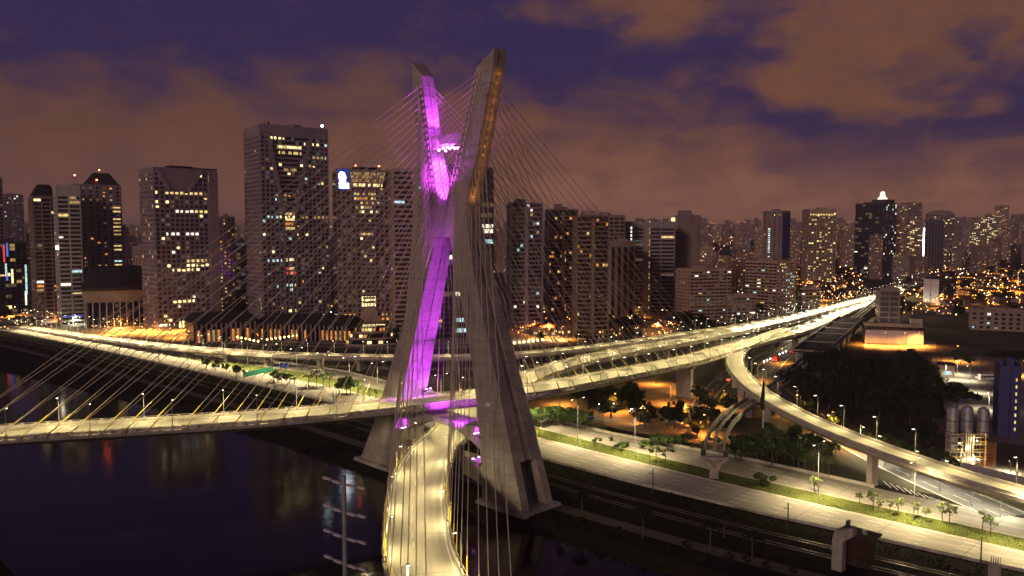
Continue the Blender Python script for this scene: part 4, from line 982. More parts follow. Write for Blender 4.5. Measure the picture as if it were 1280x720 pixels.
mb.rings([sq(8.5, h_ + 7), sq(7.6, h_ + 10), sq(4.8, h_ + 13), sq(3.8, h_ + 20), sq(2, h_ + 22)]); mb.build('pyramid_lantern', LIT[3], r_)
mb = MB(); mb.tube([(cx_, cy_, h_ + 22), (cx_, cy_, h_ + 34)], [.5, .2], 6); mb.tube([(cx_ - 3, cy_, h_ + 28), (cx_ + 3, cy_, h_ + 28)], .25, 5); mb.build('antenna', M['steel'], r_)
tower((1113, 1114, 1131), 256, 343, 10, 'L', 'tall warm tower just right of the pyramid-topped glass tower', dict(fh=3.4, bw=4, pw=1.6, sh=1.6, pr=.35, wall='wallw', lit=.16, pal='warm'), 'apartment_tower', 'apartment tower', 26, 98)
tower((1128, 1129, 1152), 276, 341, 6, 'L', 'mid-height apartment tower with bright balcony rows left of the white light strip', dict(fh=3.3, bw=5, pw=1.2, sh=1.5, pr=.35, wall='wallw', lit=.30, pal='yellow'), 'apartment_tower', 'apartment tower', 26, 99)
r_, w_, d_, h_ = tower((1153, 1155, 1178), 276, 338, 10, 'L', 'windowless dark tower with a bright white vertical light strip at its left edge', dict(fh=60, bw=6, pw=3.4, sh=1, pr=.6, wall='walld', lit=0), seed=100, dep=24)
mb = MB(); rg = random.Random(8)
for i in range(26):
    z = i * 3.4 + 2
    if z < h_ - 3:
        wd = 6.5 if 9 < i < 17 or i < 5 else 3
        mb.poly([(-1.2 - wd, -.9, z), (-1.2, -.9, z), (-1.2, -.9, z + 2.3), (-1.2 - wd, -.9, z + 2.3)], 0)
mb.build('white_light_strip', M['headl'], r_, kind='stuff'); mb = MB(); mb.box(-9, -.7, -.85, 3, 0, h_ - 2); mb.build('light_strip_wall', M['wallk'], r_)
r_, w_, d_, h_ = tower((1156, 1157, 1191), 268, 335, 5, 'L', 'round-topped tower behind the windowless dark one', dict(fh=3.4, bw=4.5, pw=1.2, sh=1.5, pr=.35, wall='wallb', lit=.20, pal='warm'), 'apartment_tower', 'apartment tower', 28, 101)
mb = MB(); mb.rings([[(w_ / 2 - w_ / 2 * cos(a), y, h_ + .3 + 9 * sin(a)) for a in [pi * i / 12 for i in range(13)]] for y in (2, 24)]); mb.build('barrel_roof', M['wallb'], r_)
tower((1124, 1125, 1150), 254, 330, 5, 'L', 'tall tower with a dark cap standing behind the bright balcony rows', dict(fh=3.4, bw=5, pw=1.5, sh=1.5, pr=.35, wall='wallb', lit=.12, pal='warm'), 'apartment_tower', 'apartment tower', 26, 102)
for i, (a, b, yt, yb, lb) in enumerate(((1210, 1232, 272, 325, 'left of three bright apartment towers on the right skyline'), (1229, 1246, 268, 324, 'middle of three bright apartment towers on the right skyline'), (1242, 1259, 257, 322, 'tallest and rightmost of three apartment towers on the right skyline'))):
    tower((a, a + 1, b), yt, yb, 6, 'L', lb, dict(fh=3.3, bw=5, pw=1.4, sh=1.5, pr=.35, wall='wallw', lit=.30, pal='yellow' if i < 2 else 'dim'), 'apartment_tower', 'apartment tower', 26, 103 + i)
tower((1262, 1263, 1292), 268, 318, 6, 'L', 'brown tower at the right edge of the skyline', dict(fh=3.3, bw=5, pw=1.6, sh=1.5, pr=.35, wall='wallb', lit=.12, pal='dim'), 'apartment_tower', 'apartment tower', 26, 107)
# concrete frame block, blank white wall block, warehouse and others
r_, w_, d_, h_ = tower((1098, 1099, 1123), 362, 404, 8, 'L', 'grey open-framed office block right of the elevated track', dict(fh=4.4, bw=7, pw=.9, sh=1.2, pr=.9, wall='wallp', core='walld', lit=.02, pal='dim'), 'office_block', 'building', 20, 111)
r_, w_, d_, h_ = tower((1154, 1173, 1194), 350, 379, 30, 'R', 'squat block with a floodlit blank white end wall', dict(fh=3.6, bw=5, pw=.4, sh=1.0, pr=.3, wall='walld', lit=.02, pal='dim', F=dict(none=1)), 'office_block', 'building', None, 112)
mb = MB(); mb.box(0, w_ * .46, -.5, 0, 0, h_ + .5); mb.box(w_ * .50, w_, -.5, 0, 0, h_ + .5); mb.build('blank_wall', M['white'], r_)
r_, w_, d_, h_ = spot_building(1080, 1081, 1154, 409, 428, 3, 'L', 40, 'warehouse', 'flat-roofed warehouse with an orange floodlit front wall', 'warehouse')
mb = MB(); mb.box(0, w_, 0, d_, -.5, h_ - 1.4); mb.build('wall', M['wallk'], r_)
mb = MB(); mb.box(-1, w_ + 1, -1.2, d_ + 1, h_ - 1.38, h_); mb.build('roof', M['roofd'], r_)
mb = MB(); mb.box(-.5, w_ + .5, 9, 10, h_ + .01, h_ + 2.6); mb.build('roof_upstand', M['wallw'], r_)
n = 5
for i in range(n):
    mb = MB(); x = w_ * (i + .5) / n; mb.box(x - 2, x + 2, -.18, -.003, .2, h_ - 3); mb.build('roller_door', M['steel'], r_)
r_, w_, d_, h_ = spot_building(1111, 1112, 1125, 391, 404, 3, 'L', 10, 'site_cabin', 'small orange-lit site cabin in front of the grey framed block', 'cabin')
mb = MB(); mb.box(0, w_, 0, d_, 0, h_); mb.build('wall', M['wallw'], r_); mb = MB(); mb.box(-.4, w_ + .4, -.4, d_ + .4, h_ + .01, h_ + .5); mb.build('roof', M['roofd'], r_); mb = MB(); mb.box(w_ * .3, w_ * .7, -.1, -.003, .8, 2.4); mb.build('window', M['glass'], r_)
r_, w_, d_, h_ = spot_building(1137, 1138, 1153, 398, 408, 3, 'L', 14, 'shed', 'pale low shed behind the floodlit warehouse roof', 'shed')
mb = MB(); mb.box(0, w_, 0, d_, 0, h_); mb.build('wall', M['wallp'], r_); mb = MB(); mb.box(-.4, w_ + .4, -.4, d_ + .4, h_ + .01, h_ + .4); mb.build('roof', M['roofd'], r_); mb = MB(); mb.box(w_ * .2, w_ * .5, -.1, -.003, 0, 3); mb.build('door', M['steel'], r_)
tower((1212, 1213, 1296), 388, 412, 4, 'L', 'long low pale terrace building with a few cool lit windows at right', dict(fh=3.4, bw=5, pw=2.6, sh=1.6, pr=.25, wall='wallb', lit=.12, pal='cool', roofs=3), 'terrace_building', 'building', 18, 113)
r_, w_, d_, h_ = tower((1246, 1247, 1273), 460, 546, 8, 'L', 'dark blue clad block with a column of lit slot windows by the silos', dict(fh=50, bw=9, pw=7.6, sh=1, pr=.2, wall='blue', core='blue', lit=0, roofs=1), 'industrial_block', 'building', 14, 114)
mb = MB()
for i in range(8): mb.poly([(w_ * .76, -.3, 3 + i * 2.8), (w_ * .84, -.3, 3 + i * 2.8), (w_ * .84, -.3, 4.2 + i * 2.8), (w_ * .76, -.3, 4.2 + i * 2.8)], 1)
mb.build('slot_windows', LIT, r_, kind='stuff')
r_, w_, d_, h_ = spot_building(1172, 1173, 1193, 455, 470, 5, 'L', 9, 'kiosk', 'small yellow-lit kiosk beside the depot trees', 'kiosk')
mb = MB(); mb.box(0, w_, 0, d_, 0, h_ - .5); mb.build('wall', M['wallw'], r_); mb = MB(); mb.box(-.6, w_ + .6, -.6, d_ + .6, h_ - .49, h_); mb.build('roof', M['roofd'], r_); mb = MB(); mb.box(w_ * .3, w_ * .8, -.12, -.003, 1, 3); mb.build('shop_window', LIT[4], r_)

# ------------------------------------------------------------------ street lamps (each carries its own light)
def lamp_proto(name, hgt, arm, heads, energy, col, lens, spot, tilt, label, size=.3, polemat='pole'):
    r_ = thing(name, label, 'street lamp')
    mb = MB(); mb.tube([(0, 0, 0), (0, 0, hgt * .5), (0, 0, hgt)], [.14, .10, .07], 7); mb.tube([(0, 0, 0), (0, 0, .5)], .28, 8); mb.build('pole', M[polemat], r_)
    for s_ in heads:
        mb = MB(); mb.tube([(0, 0, hgt - .3), (s_ * arm * .5, 0, hgt + .15), (s_ * arm, 0, hgt + .2)], .06, 5); mb.build('arm', M[polemat], r_)
        mb = MB(); mb.box(s_ * arm - .45, s_ * arm + .45, -.2, .2, hgt + .12, hgt + .30); hd = mb.build('lamp_head', M['steel'], r_)
        mb = MB(); mb.box(s_ * arm - .38, s_ * arm + .38, -.17, .17, hgt + .04, hgt + .119); mb.build('lens', M[lens], hd)
        d = bpy.data.lights.new(name + '_light', 'SPOT'); d.energy = energy; d.color = col; d.spot_size = R(spot); d.spot_blend = 1.0; d.shadow_soft_size = size
        o = bpy.data.objects.new('lamp_light', d); COL.objects.link(o); o.parent = r_; o.location = (s_ * arm, 0, hgt); o.rotation_euler = (0, R(-tilt * s_), 0)
    return r_
WARM = (1, .80, .45); YEL = (1, .80, .37); SOD = (1, .40, .07); COOLW = (.86, .95, 1)
deck_lamp = lamp_proto('street_lamp', 8.0, 1.2, (1,), 21000, YEL, 'lamp_w', 152, 30, 'slim lamp post on the bridge deck edge'); u_dl = []
def lamps_on(path, proto, used, d0, d1, gap, side, off, label, group, sc=1.0):
    ps = [p for p, l in path]; sl = cumlen(ps); x = d0
    while x < min(d1, sl[-1]):
        i = min(range(len(sl)), key=lambda k: abs(sl[k] - x)); p, l = path[i]
        q = p + l * side * off; px_ = proj(q)
        if q.y > 20:
            v = -l * side; o = place(proto, used, q + Vector((0, 0, .3)), atan2(v.y, v.x), sc, label, group)
        x += gap
LA = cumlen([p for p, l in A_path])[-1]; LB = cumlen([p for p, l in B_path])[-1]
lamps_on(A_path, deck_lamp, u_dl, 140, 700, 22, 1, 7.0, 'slim lamp post on the far edge of the left-to-right bridge deck', 'lamps along the left-to-right deck')
lamps_on(A_path, deck_lamp, u_dl, 151, 700, 22, -1, 7.0, 'slim lamp post on the near edge of the left-to-right bridge deck', 'lamps along the near edge of the left-to-right deck')
lamps_on(B_path, deck_lamp, u_dl, 10, 560, 27, 1, 7.0, 'slim lamp post on the left edge of the deck that runs under the tower', 'lamps along the left edge of the deck under the tower')
lamps_on(B_path, deck_lamp, u_dl, 23, 560, 27, -1, 7.0, 'slim lamp post on the right edge of the deck that runs under the tower', 'lamps along the right edge of the deck under the tower')
lamps_on(R_path, deck_lamp, u_dl, 20, 520, 16, 1, 4.3, 'slim lamp post on the outer edge of the curved ramp', 'lamps along the curved ramp')
lamps_on(V_path, deck_lamp, u_dl, 10, 900, 18, 1, 5.6, 'slim lamp post on the far parapet of the viaduct behind the tower', 'lamps along the viaduct')
# brighter junction lamps where the decks meet the avenue
jl = lamp_proto('street_lamp', 10.0, 2.0, (1,), 170000, (1, .82, .52), 'lamp_w', 150, 25, 'bright street lamp over the overexposed far end of the deck'); u_jl = []
lamps_on(B_path, jl, u_jl, 560, LB, 24, 1, 7.0, 'bright street lamp over the overexposed far end of the deck', 'bright lamps over the far end of the deck')
lamps_on(A_path, jl, u_jl, 700, LA, 34, 1, 7.0, 'bright street lamp where the left-to-right deck nears the avenue', 'bright lamps near the avenue')
hm = lamp_proto('street_lamp', 17.0, 3.4, (-1, 1), 84000, (1, .78, .41), 'lamp_w', 130, 8, 'tall twin-arm lamp post in the grass median of the expressway'); u_hm = []
tt = -560
while tt < 330:
    n = (ml(tt) + ll(tt)) / 2 if tt > -60 else ml(tt) + 2.0; v = NV
    if abs(tt - 59) < 18: tt += 20; continue
    place(hm, u_hm, W(tt, n), atan2(v.y, v.x), 1, 'tall twin-arm lamp post in the grass median of the expressway', 'lamps along the expressway median'); tt += 27 if tt > -60 else 24
sl_ = lamp_proto('sodium_street_lamp', 8.5, 1.6, (1,), 75000, SOD, 'lamp_o', 150, 0, 'orange sodium lamp', polemat='dark'); u_sl = []
sl2 = lamp_proto('sodium_street_lamp', 10.0, 1.6, (1,), 190000, (1, .36, .055), 'lamp_o', 160, 0, 'orange sodium lamp', polemat='dark'); u_s2 = []
def sod2(px, py, label, group=None, rz=0., sc=1.0):
    p = P(px, py); p.z = terrain(p.x, p.y); return place(sl2, u_s2, p, rz, sc, label, group)
def sod(px, py, label, group=None, rz=0., sc=1.0):
    p = P(px, py); p.z = terrain(p.x, p.y); return place(sl_, u_sl, p, rz, sc, label, group)
rg = random.Random(33)
for i in range(15): sod2(15 + i * 33 + rg.uniform(-6, 6), lerp([0, 200, 500], [392, 416, 428], 15 + i * 33) + rg.uniform(-2, 3), 'orange street lamp on the plaza in front of the left office towers', 'orange lamps on the left plaza', rg.uniform(0, 6))
for i in range(11): sod2(118 + i * 13, rg.uniform(412, 425), 'orange street lamp on the forecourt below the auditorium and the trapezoid-crowned tower', 'orange lamps on the forecourt', rg.uniform(0, 6))
for i in range(12): sod2(652 + rg.uniform(0, 190), rg.uniform(398, 428), 'orange street lamp among the low blocks behind the outer stay cables', 'orange lamps behind the stay cables', rg.uniform(0, 6))
for x, y in ((700, 505), (765, 515), (800, 532), (838, 505), (860, 530), (885, 545), (855, 490), (820, 480), (905, 510)): sod(x, y, 'orange street lamp under the bridge approach decks', 'orange lamps under the approach decks', rg.uniform(0, 6))
for x, y in ((948, 478), (975, 455), (1010, 432), (1040, 412), (1000, 520), (1040, 545), (1075, 565)): sod(x, y, 'orange street lamp beside the avenue below the curved ramp', 'orange lamps beside the lower avenue', rg.uniform(0, 6), 1.1)
for i in range(16): sod2(rg.uniform(870, 1075), rg.uniform(368, 398) - max(0, 10), 'orange street lamp between the apartment slabs and the far avenue', 'orange lamps among the apartment slabs', rg.uniform(0, 6))
for x, y in ((1086, 432), (1108, 434), (1132, 434), (1150, 433)): sod2(x, y, 'orange lamp lighting the front wall of the flat-roofed warehouse', 'orange lamps at the warehouse', R(90), 1.0)
for i in range(26): sod2(rg.uniform(1150, 1275), rg.uniform(338, 392), 'orange street lamp in the dark low district at right', 'orange lamps in the right-hand district', rg.uniform(0, 6), 1.2)
for i in range(14): sod2(rg.uniform(1160, 1290), rg.uniform(352, 386), 'orange street lamp between the low roofs behind the terrace building', 'orange lamps behind the terrace building', rg.uniform(0, 6), 1.1)
for i in range(10): sod2(rg.uniform(690, 850), rg.uniform(392, 412), 'orange street lamp in the low streets left of the apartment slabs', 'orange lamps left of the apartment slabs', rg.uniform(0, 6))
sod(1193, 452, 'orange street lamp glowing above a lit tree by the depot wall', None, 0, 1.15); sod(1276, 470, 'orange street lamp at the right edge beside the blue block')
for i in range(14): sod2(rg.uniform(880, 1060), rg.uniform(338, 362), 'orange street lamp at the feet of the right-hand towers', 'orange lamps at the feet of the right towers', rg.uniform(0, 6), 1.4)
wl = lamp_proto('white_street_lamp', 9.0, 1.6, (1,), 30000, (1, .90, .62), 'lamp_w', 150, 0, 'white street lamp'); u_wl = []
wl2 = lamp_proto('white_street_lamp', 8.0, 1.2, (1,), 3500, (1, .85, .55), 'lamp_c', 150, 0, 'small white lamp'); u_w2 = []
for x, y in ((1040, 552), (1075, 566), (1105, 582), (1140, 600), (1175, 614), (1215, 632), (1250, 646)): place(wl, u_wl, P(x, y), rg.uniform(0, 6), 1.1, 'street lamp along the dark avenue merging below the curved ramp', 'lamps along the merging avenue')
for x, y in ((1182, 474), (1212, 476), (1222, 492), (1236, 512), (1196, 468)): place(wl, u_wl, P(x, y), rg.uniform(0, 6), .9, 'white street lamp in the depot yard behind the silos', 'lamps in the depot yard')
for px, py, lb in ((575, 0, ''),): pass
for x, y in ((655, 428), (677, 425), (693, 424), (716, 421), (723, 421)): place(wl, u_wl, P(x, y), rg.uniform(0, 6), 1, 'white street lamp in the row below the balcony towers', 'white lamps below the balcony towers')
for x, y, lb in ((747, 524, 'white lamp post among the shrubs right of the bridge tower'), (765, 523, 'small white lamp post nearest the orange-lit bare ground'), (792, 530, 'white lamp post glowing over the bare ground below the approach deck')): place(wl2, u_w2, P(x, y), rg.uniform(0, 6), .8, lb)
for x, y in ((28, 400), (60, 403), (96, 407), (140, 412)): place(wl, u_wl, P(x, y), rg.uniform(0, 6), 1, 'white street lamp at the left junction in front of the twin towers', 'white lamps at the left junction')
for x, y in ((1085, 381), (1100, 374), (1112, 368), (1126, 362), (1140, 356), (1150, 353)): place(wl, u_wl, P(x, y), rg.uniform(0, 6), 1.6, 'bright white street lamp on the far avenue', 'bright lamps on the far avenue')
for x, y, lb in ((1199, 576, 'left'), (1218, 585, 'middle'), (1263, 592, 'right')): place(wl, u_wl, P(x, y), R(100), .45, 'low white floodlight post on the depot wall, ' + lb + ' of three')
for x, y in ((1245, 409), (1258, 408), (1277, 411)): place(wl, u_wl, P(x, y), rg.uniform(0, 6), .9, 'white lamp in front of the long low terrace building', 'white lamps at the terrace building')

# lanterns before the arcade
ln = thing('lantern', 'small glowing lantern post before the arcade', 'lantern'); mb = MB(); mb.tube([(0, 0, 0), (0, 0, 3.2)], .1, 6); mb.build('post', M['dark'], ln)
mb = MB(); mb.rings([[(q * cos(a), q * sin(a), z) for a in [2 * pi * i / 8 for i in range(8)]] for q, z in ((.25, 3.2), (.7, 3.6), (.7, 4.3), (.25, 4.7))]); mb.build('globe', M['lantern'], ln); u_ln = []
for i in range(15): place(ln, u_ln, P(250 + i * 5.2, 418 + i * 1.1), 0, 1, 'small glowing lantern post before the left arcade wing', 'lanterns before the left arcade wing')
for i in range(20): place(ln, u_ln, P(334 + i * 5.4, 431 - i * .75), 0, 1, 'small glowing lantern post before the right arcade wing', 'lanterns before the right arcade wing')
for i in range(7): place(ln, u_ln, P(643 + i * 5.9, 437 - i * .7), 0, 1.2, 'glowing bollard lantern right behind the viaduct and the bridge leg', 'lanterns behind the viaduct')

# ------------------------------------------------------------------ vegetation
def crown(seed, rx, rz, n, leaf, zc, name='crown', m_='leaf', clumps=14, flat=False):
    rg = random.Random(seed); mb = MB(); cs = []
    for _ in range(clumps):
        while True:
            v = Vector((rg.uniform(-1, 1), rg.uniform(-1, 1), rg.uniform(-.35 if flat else -1, 1)))
            if .3 < v.length < 1.08: break
        cs.append((Vector((v.x * rx * .85, v.y * rx * .85, v.z * rz * .8)), rg.uniform(.14, .36)))
    for _ in range(n):
        c_, s_ = rg.choice(cs)
        d = Vector((rg.gauss(0, 1), rg.gauss(0, 1), rg.gauss(0, .8))).normalized() * s_ * rg.uniform(.55, 1.08)
        p = c_ + Vector((d.x * rx, d.y * rx, d.z * rz)); p.z += zc
        nn = (d + Vector((rg.uniform(-.6, .6), rg.uniform(-.6, .6), rg.uniform(-.1, .8)))).normalized()
        a = nn.orthogonal().normalized(); a.rotate(Matrix.Rotation(rg.uniform(0, 6.28), 3, nn)); b = nn.cross(a)
        l = leaf * rg.uniform(.6, 1.3); a *= l; b *= l * .7
        mb.poly([p - a, p - b * .8, p + a, p + b])
    return mb
def tree_proto(seed, h, rx, rz, n, leaf, m_, label, name='tree', clumps=14, flat=False):
    r_ = thing(name, label, 'tree'); zc = h - rz
    mb = MB(); rg = random.Random(seed + 5); mb.tube([(0, 0, -.2), (.1, .05, zc * .5), (0, .1, zc)], [h * .028, h * .02, h * .012], 7)
    for i in range(5):
        a = rg.uniform(0, 6.28); z = zc * rg.uniform(.55, .95); mb.tube([(0, 0, z), (cos(a) * rx * .35, sin(a) * rx * .35, z + rz * .4), (cos(a) * rx * .65, sin(a) * rx * .65, z + rz * .9)], [h * .013, h * .009, h * .004], 5)
    mb.build('trunk', M['bark'], r_)
    crown(seed, rx, rz, n, leaf, zc, 'crown', m_, clumps, flat).build('crown', M[m_], r_)
    return r_
def palm_proto(seed, h, label, fm='palm'):
    r_ = thing('palm_tree', label, 'palm'); rg = random.Random(seed)
    mb = MB(); mb.tube([(0, 0, -.2), (.15, 0, h * .5), (0, 0, h)], [.24, .17, .14], 7); mb.build('trunk', M['bark'], r_)
    mb = MB()
    for i in range(24):
        a = 2 * pi * i / 24 + rg.uniform(-.15, .15); L = rg.uniform(2.9, 3.9); e0 = rg.uniform(.1, 1.1); prev = None
        for k in range(7):
            u = k / 6; rr = L * u * cos(e0 * (1 - u)) ; z = h + L * (e0 * u - (.5 + e0 * .45) * u * u); c_ = Vector((rr * cos(a), rr * sin(a), z)); sd_ = Vector((-sin(a), cos(a), 0)) * (.62 * (1 - u) ** .5 + .05) * (.4 if k == 0 else 1)
            dn = Vector((0, 0, -.28 * (1 - .5 * u)))
            cur = (c_ - sd_ + dn, c_, c_ + sd_ + dn)
            if prev:
                mb.poly([prev[0], cur[0], cur[1], prev[1]]); mb.poly([prev[1], cur[1], cur[2], prev[2]])
            prev = cur
    mb.build('crown', M[fm], r_); return r_
TP = {}
for i in range(3):
    TP['g%d' % i] = (tree_proto(200 + i, 7.5, 3.4, 2.9, 1100, .42, 'leaf', 'tree'), [])
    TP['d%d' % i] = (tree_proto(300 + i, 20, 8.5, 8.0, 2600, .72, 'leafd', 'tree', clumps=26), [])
    TP['y%d' % i] = (tree_proto(400 + i, 4.5, 1.7, 1.3, 240, .26, 'leafy', 'tree', clumps=7), [])
    TP['p%d' % i] = (palm_proto(500 + i, 6.5 + i * .6, 'palm'), [])
    TP['s%d' % i] = (tree_proto(600 + i, 3.2, 2.2, 1.5, 620, .34, 'leaf', 'bush', name='bush', clumps=9), [])
TP['b0'] = (tree_proto(650, 3.2, 2.2, 1.5, 620, .34, 'weed', 'bush', name='bush', clumps=9), [])  # near-black copy of the bush, darkness of the bank put into its colour
M['palmd'] = mat('unlit_palm_frond', (.022, .028, .012), (.012, .016, .008), .95, .4)  # darker copy of the frond green, shade on the bank painted in
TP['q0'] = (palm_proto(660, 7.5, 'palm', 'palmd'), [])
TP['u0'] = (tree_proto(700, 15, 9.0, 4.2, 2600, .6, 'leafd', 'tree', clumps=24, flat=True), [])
rt = random.Random(77)
def plant(kind, px, py, hgt=None, label='', group=None, sc=None):
    k = kind if kind in TP else kind + str(rt.randrange(3)); pr, us = TP[k]
    p = P(px, py); p.z = terrain(p.x, p.y)
    base_h = {'g': 7.5, 'd': 20, 'y': 4.5, 'p': 9.5, 'q': 9.5, 's': 3.2, 'b': 3.2, 'u': 15}[k[0]]
    s_ = sc or (hgt or base_h) / base_h * rt.uniform(.93, 1.07)
    return place(pr, us, p, rt.uniform(0, 6.28), s_, label, group)
# left junction and median
for x, y, h in ((6, 402, 15), (-8, 404, 14)): plant('g', x, y, h, 'large yellow-green tree lit by the junction at the left edge', 'lit trees at the left edge')
for x, y in ((20, 404), (28, 405), (36, 407), (44, 408)): plant('g', x, y, 8, 'low green tree in the planted island at the left junction', 'trees in the left junction island')
for x, y, h in ((258, 461, 7), (270, 464, 7), (283, 466, 6)): plant('g', x, y, h, 'dense green tree between the expressway and the viaduct piers', 'trees left of the green hoarding')
for x, y, h in ((300, 472, 7), (297, 469, 6)): plant('g', x, y, h, 'bright green tree at the left end of the green hoarding', 'trees at the end of the green hoarding')
for x, y, h in ((342, 478, 6.5), (352, 480, 7), (362, 481, 6)): plant('g', x, y, h, 'dark green tree in the median just right of the green hoarding', 'trees right of the green hoarding')
for x, y in ((386, 484), (396, 483), (404, 487), (412, 485)): plant('p', x, y, 9.5, 'palm tree in the left median beside the expressway', 'palms in the left median')
for x, y, h in ((424, 492, 9), (433, 494, 9.5), (438, 492, 8)): plant('g', x, y, h, 'leafy green tree at the right end of the palm row', 'trees beside the palm row')
plant('p', 447, 494, 10, 'palm tree closest to the far bridge leg')
for x in (454, 462, 470): plant('y', x, 495 + (x - 454) * .15, 5, 'sparse young tree just left of the far bridge leg', 'sparse trees by the far leg')
# right of tower
for i in range(11): plant('g', 662 + i * 7 + rt.uniform(-2, 2), 530 + i * .6 + rt.uniform(-3, 3), rt.uniform(7, 9), 'dark green shrubby tree in the belt behind the local road right of the tower', 'tree belt right of the tower')
plant('y', 674, 545, 8.5, 'pale lit tree at the roadside touching the bridge leg outline')
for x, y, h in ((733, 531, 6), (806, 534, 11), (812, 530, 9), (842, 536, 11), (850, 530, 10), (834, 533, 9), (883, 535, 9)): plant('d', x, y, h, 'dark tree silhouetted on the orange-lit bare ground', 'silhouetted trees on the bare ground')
for x, y in ((818, 552), (840, 556), (848, 556), (856, 555), (828, 557)): plant('s', x, y, 4.5, 'dark bush along the back edge of the local road left of the monorail pier', 'bushes along the local road')
for i in range(17): 
    x = 916 + i * 7; plant('g', x + rt.uniform(-3, 3), lerp([916, 1036], [575, 594], x) - rt.uniform(0, 14), rt.uniform(7, 10.5), 'green roadside tree in the clump right of the monorail pier', 'trees right of the monorail pier')
for x, y in ((1028, 594), (1036, 597), (1018, 590)): plant('p', x, y, 8, 'palm at the right end of the roadside tree clump', 'palms at the end of the tree clump')
plant('s', 955, 607, 5, 'round dark bush on the grass median right of the monorail pier')
for x, y in ((812, 575), (820, 577), (832, 579)): plant('y', x, y, 5.5, 'young tree on the grass median left of the monorail pier', 'young trees left of the monorail pier')
for x, y, h in ((1018, 615, 5), (1023, 617, 5), (1074, 630, 4), (1091, 638, 6), (1098, 640, 4), (1112, 641, 4), (1122, 644, 6), (1147, 647, 5), (1157, 651, 4), (1178, 652, 6), (1187, 655, 6), (1228, 664, 5.5), (1238, 668, 6)): plant('y', x, y, h, 'thin young tree on the grass median right of the monorail pier', 'young trees along the right median')
for i in range(10): plant('s', 860 + i * 7, 584 + i * 2.2, 1.0, 'tiny clipped shrub on the median grass by the monorail pier', 'shrubs on the median')
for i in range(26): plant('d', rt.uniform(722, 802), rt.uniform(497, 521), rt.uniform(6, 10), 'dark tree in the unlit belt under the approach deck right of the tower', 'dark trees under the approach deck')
for i in range(12): plant('d', rt.uniform(868, 912), rt.uniform(496, 545), rt.uniform(5, 9), 'dark tree between the side street and the monorail beams', 'trees beside the side street')
for i in range(14): plant('s', rt.uniform(745, 900), rt.uniform(549, 566), rt.uniform(2, 3.6), 'dark shrub on the strip behind the local road wall', 'shrubs behind the local road wall')
for i in range(12): plant('g', rt.uniform(940, 1045), rt.uniform(520, 575), rt.uniform(5, 9), 'green tree below the curved ramp by the avenue', 'trees below the curved ramp')
# dark wood beside the ramp
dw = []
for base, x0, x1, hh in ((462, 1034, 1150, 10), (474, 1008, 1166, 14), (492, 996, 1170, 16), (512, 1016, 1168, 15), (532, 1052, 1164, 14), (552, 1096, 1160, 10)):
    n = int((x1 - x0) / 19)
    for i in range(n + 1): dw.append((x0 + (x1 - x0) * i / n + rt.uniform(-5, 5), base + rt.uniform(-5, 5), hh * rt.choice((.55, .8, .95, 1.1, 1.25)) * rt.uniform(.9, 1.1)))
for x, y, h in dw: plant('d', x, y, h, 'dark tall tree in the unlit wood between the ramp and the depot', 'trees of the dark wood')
for i in range(16): plant('g', 1075 + i * 8 + rt.uniform(-3, 3), 552 + i * 2.4 + rt.uniform(-3, 1), rt.uniform(4, 6), 'low green tree behind the parapet of the curved ramp', 'low trees behind the ramp')
plant('u0', 1196, 524, 15.5, 'wide umbrella-shaped dark tree behind the silos')
plant('g', 1200, 457, 10, 'tree lit orange by the sodium lamp at the depot wall'); plant('g', 1213, 458, 7, 'smaller lit tree beside the orange sodium lamp')
for i in range(6): plant('u0', 1238 + i * 9, 455 + rt.uniform(-4, 4), 9, 'dark flat-topped tree behind the blue block', 'dark trees behind the blue block')
for i in range(9): plant('g', 1192 + i * 11, 596 + i * 4.2, 4, 'low hedge tree under the depot floodlights', 'hedge trees below the depot wall')
# trees of the near bank
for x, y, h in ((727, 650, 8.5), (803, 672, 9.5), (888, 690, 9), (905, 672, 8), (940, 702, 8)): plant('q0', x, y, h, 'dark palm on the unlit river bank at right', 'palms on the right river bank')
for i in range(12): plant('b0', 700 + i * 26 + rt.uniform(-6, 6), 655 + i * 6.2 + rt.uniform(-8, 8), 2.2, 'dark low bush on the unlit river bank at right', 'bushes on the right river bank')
for i in range(26):
    x = -10 + i * 18 + rt.uniform(-6, 6); plant('b0', x, lerp([0, 150, 330, 460], [428, 462, 508, 545], x) + rt.uniform(-6, 6), 2.6, 'dark bush on the left bank between the railway and the expressway', 'bushes on the left bank')
# trees in the middle-distance city
def scatter(n, x0, x1, y0, y1, h0, h1, label, group, kind='d'):
    for _ in range(n): plant(kind, rt.uniform(x0, x1), rt.uniform(y0, y1), rt.uniform(h0, h1), label, group)
scatter(9, 110, 260, 402, 412, 6, 10, 'dark street tree in front of the auditorium and left towers', 'street trees before the left towers')
scatter(10, 20, 110, 386, 398, 8, 13, 'dark tree behind the left junction', 'trees behind the left junction')
scatter(9, 755, 800, 398, 424, 9, 14, 'dark tree on the plot behind the outermost stay cables', 'trees behind the outer stays')
scatter(12, 835, 935, 398, 420, 9, 15, 'dark tree in front of the apartment slabs', 'trees before the apartment slabs')
scatter(30, 880, 1080, 346, 366, 8, 14, 'dark tree between the slabs and the right-hand towers', 'trees below the right-hand towers')
scatter(36, 1110, 1290, 345, 400, 8, 15, 'dark tree among the low roofs at right', 'trees among the low roofs')
scatter(24, 1210, 1300, 322, 345, 12, 24, 'dark tree on the unlit rise at the right edge of the city', 'trees on the unlit rise')
scatter(16, 640, 760, 412, 428, 6, 9, 'dark street tree below the balcony towers', 'street trees below the balcony towers')
scatter(12, 435, 500, 418, 430, 5, 8, 'dark tree around the round pavilion', 'trees around the pavilion')
mb = MB(); rg = random.Random(12)
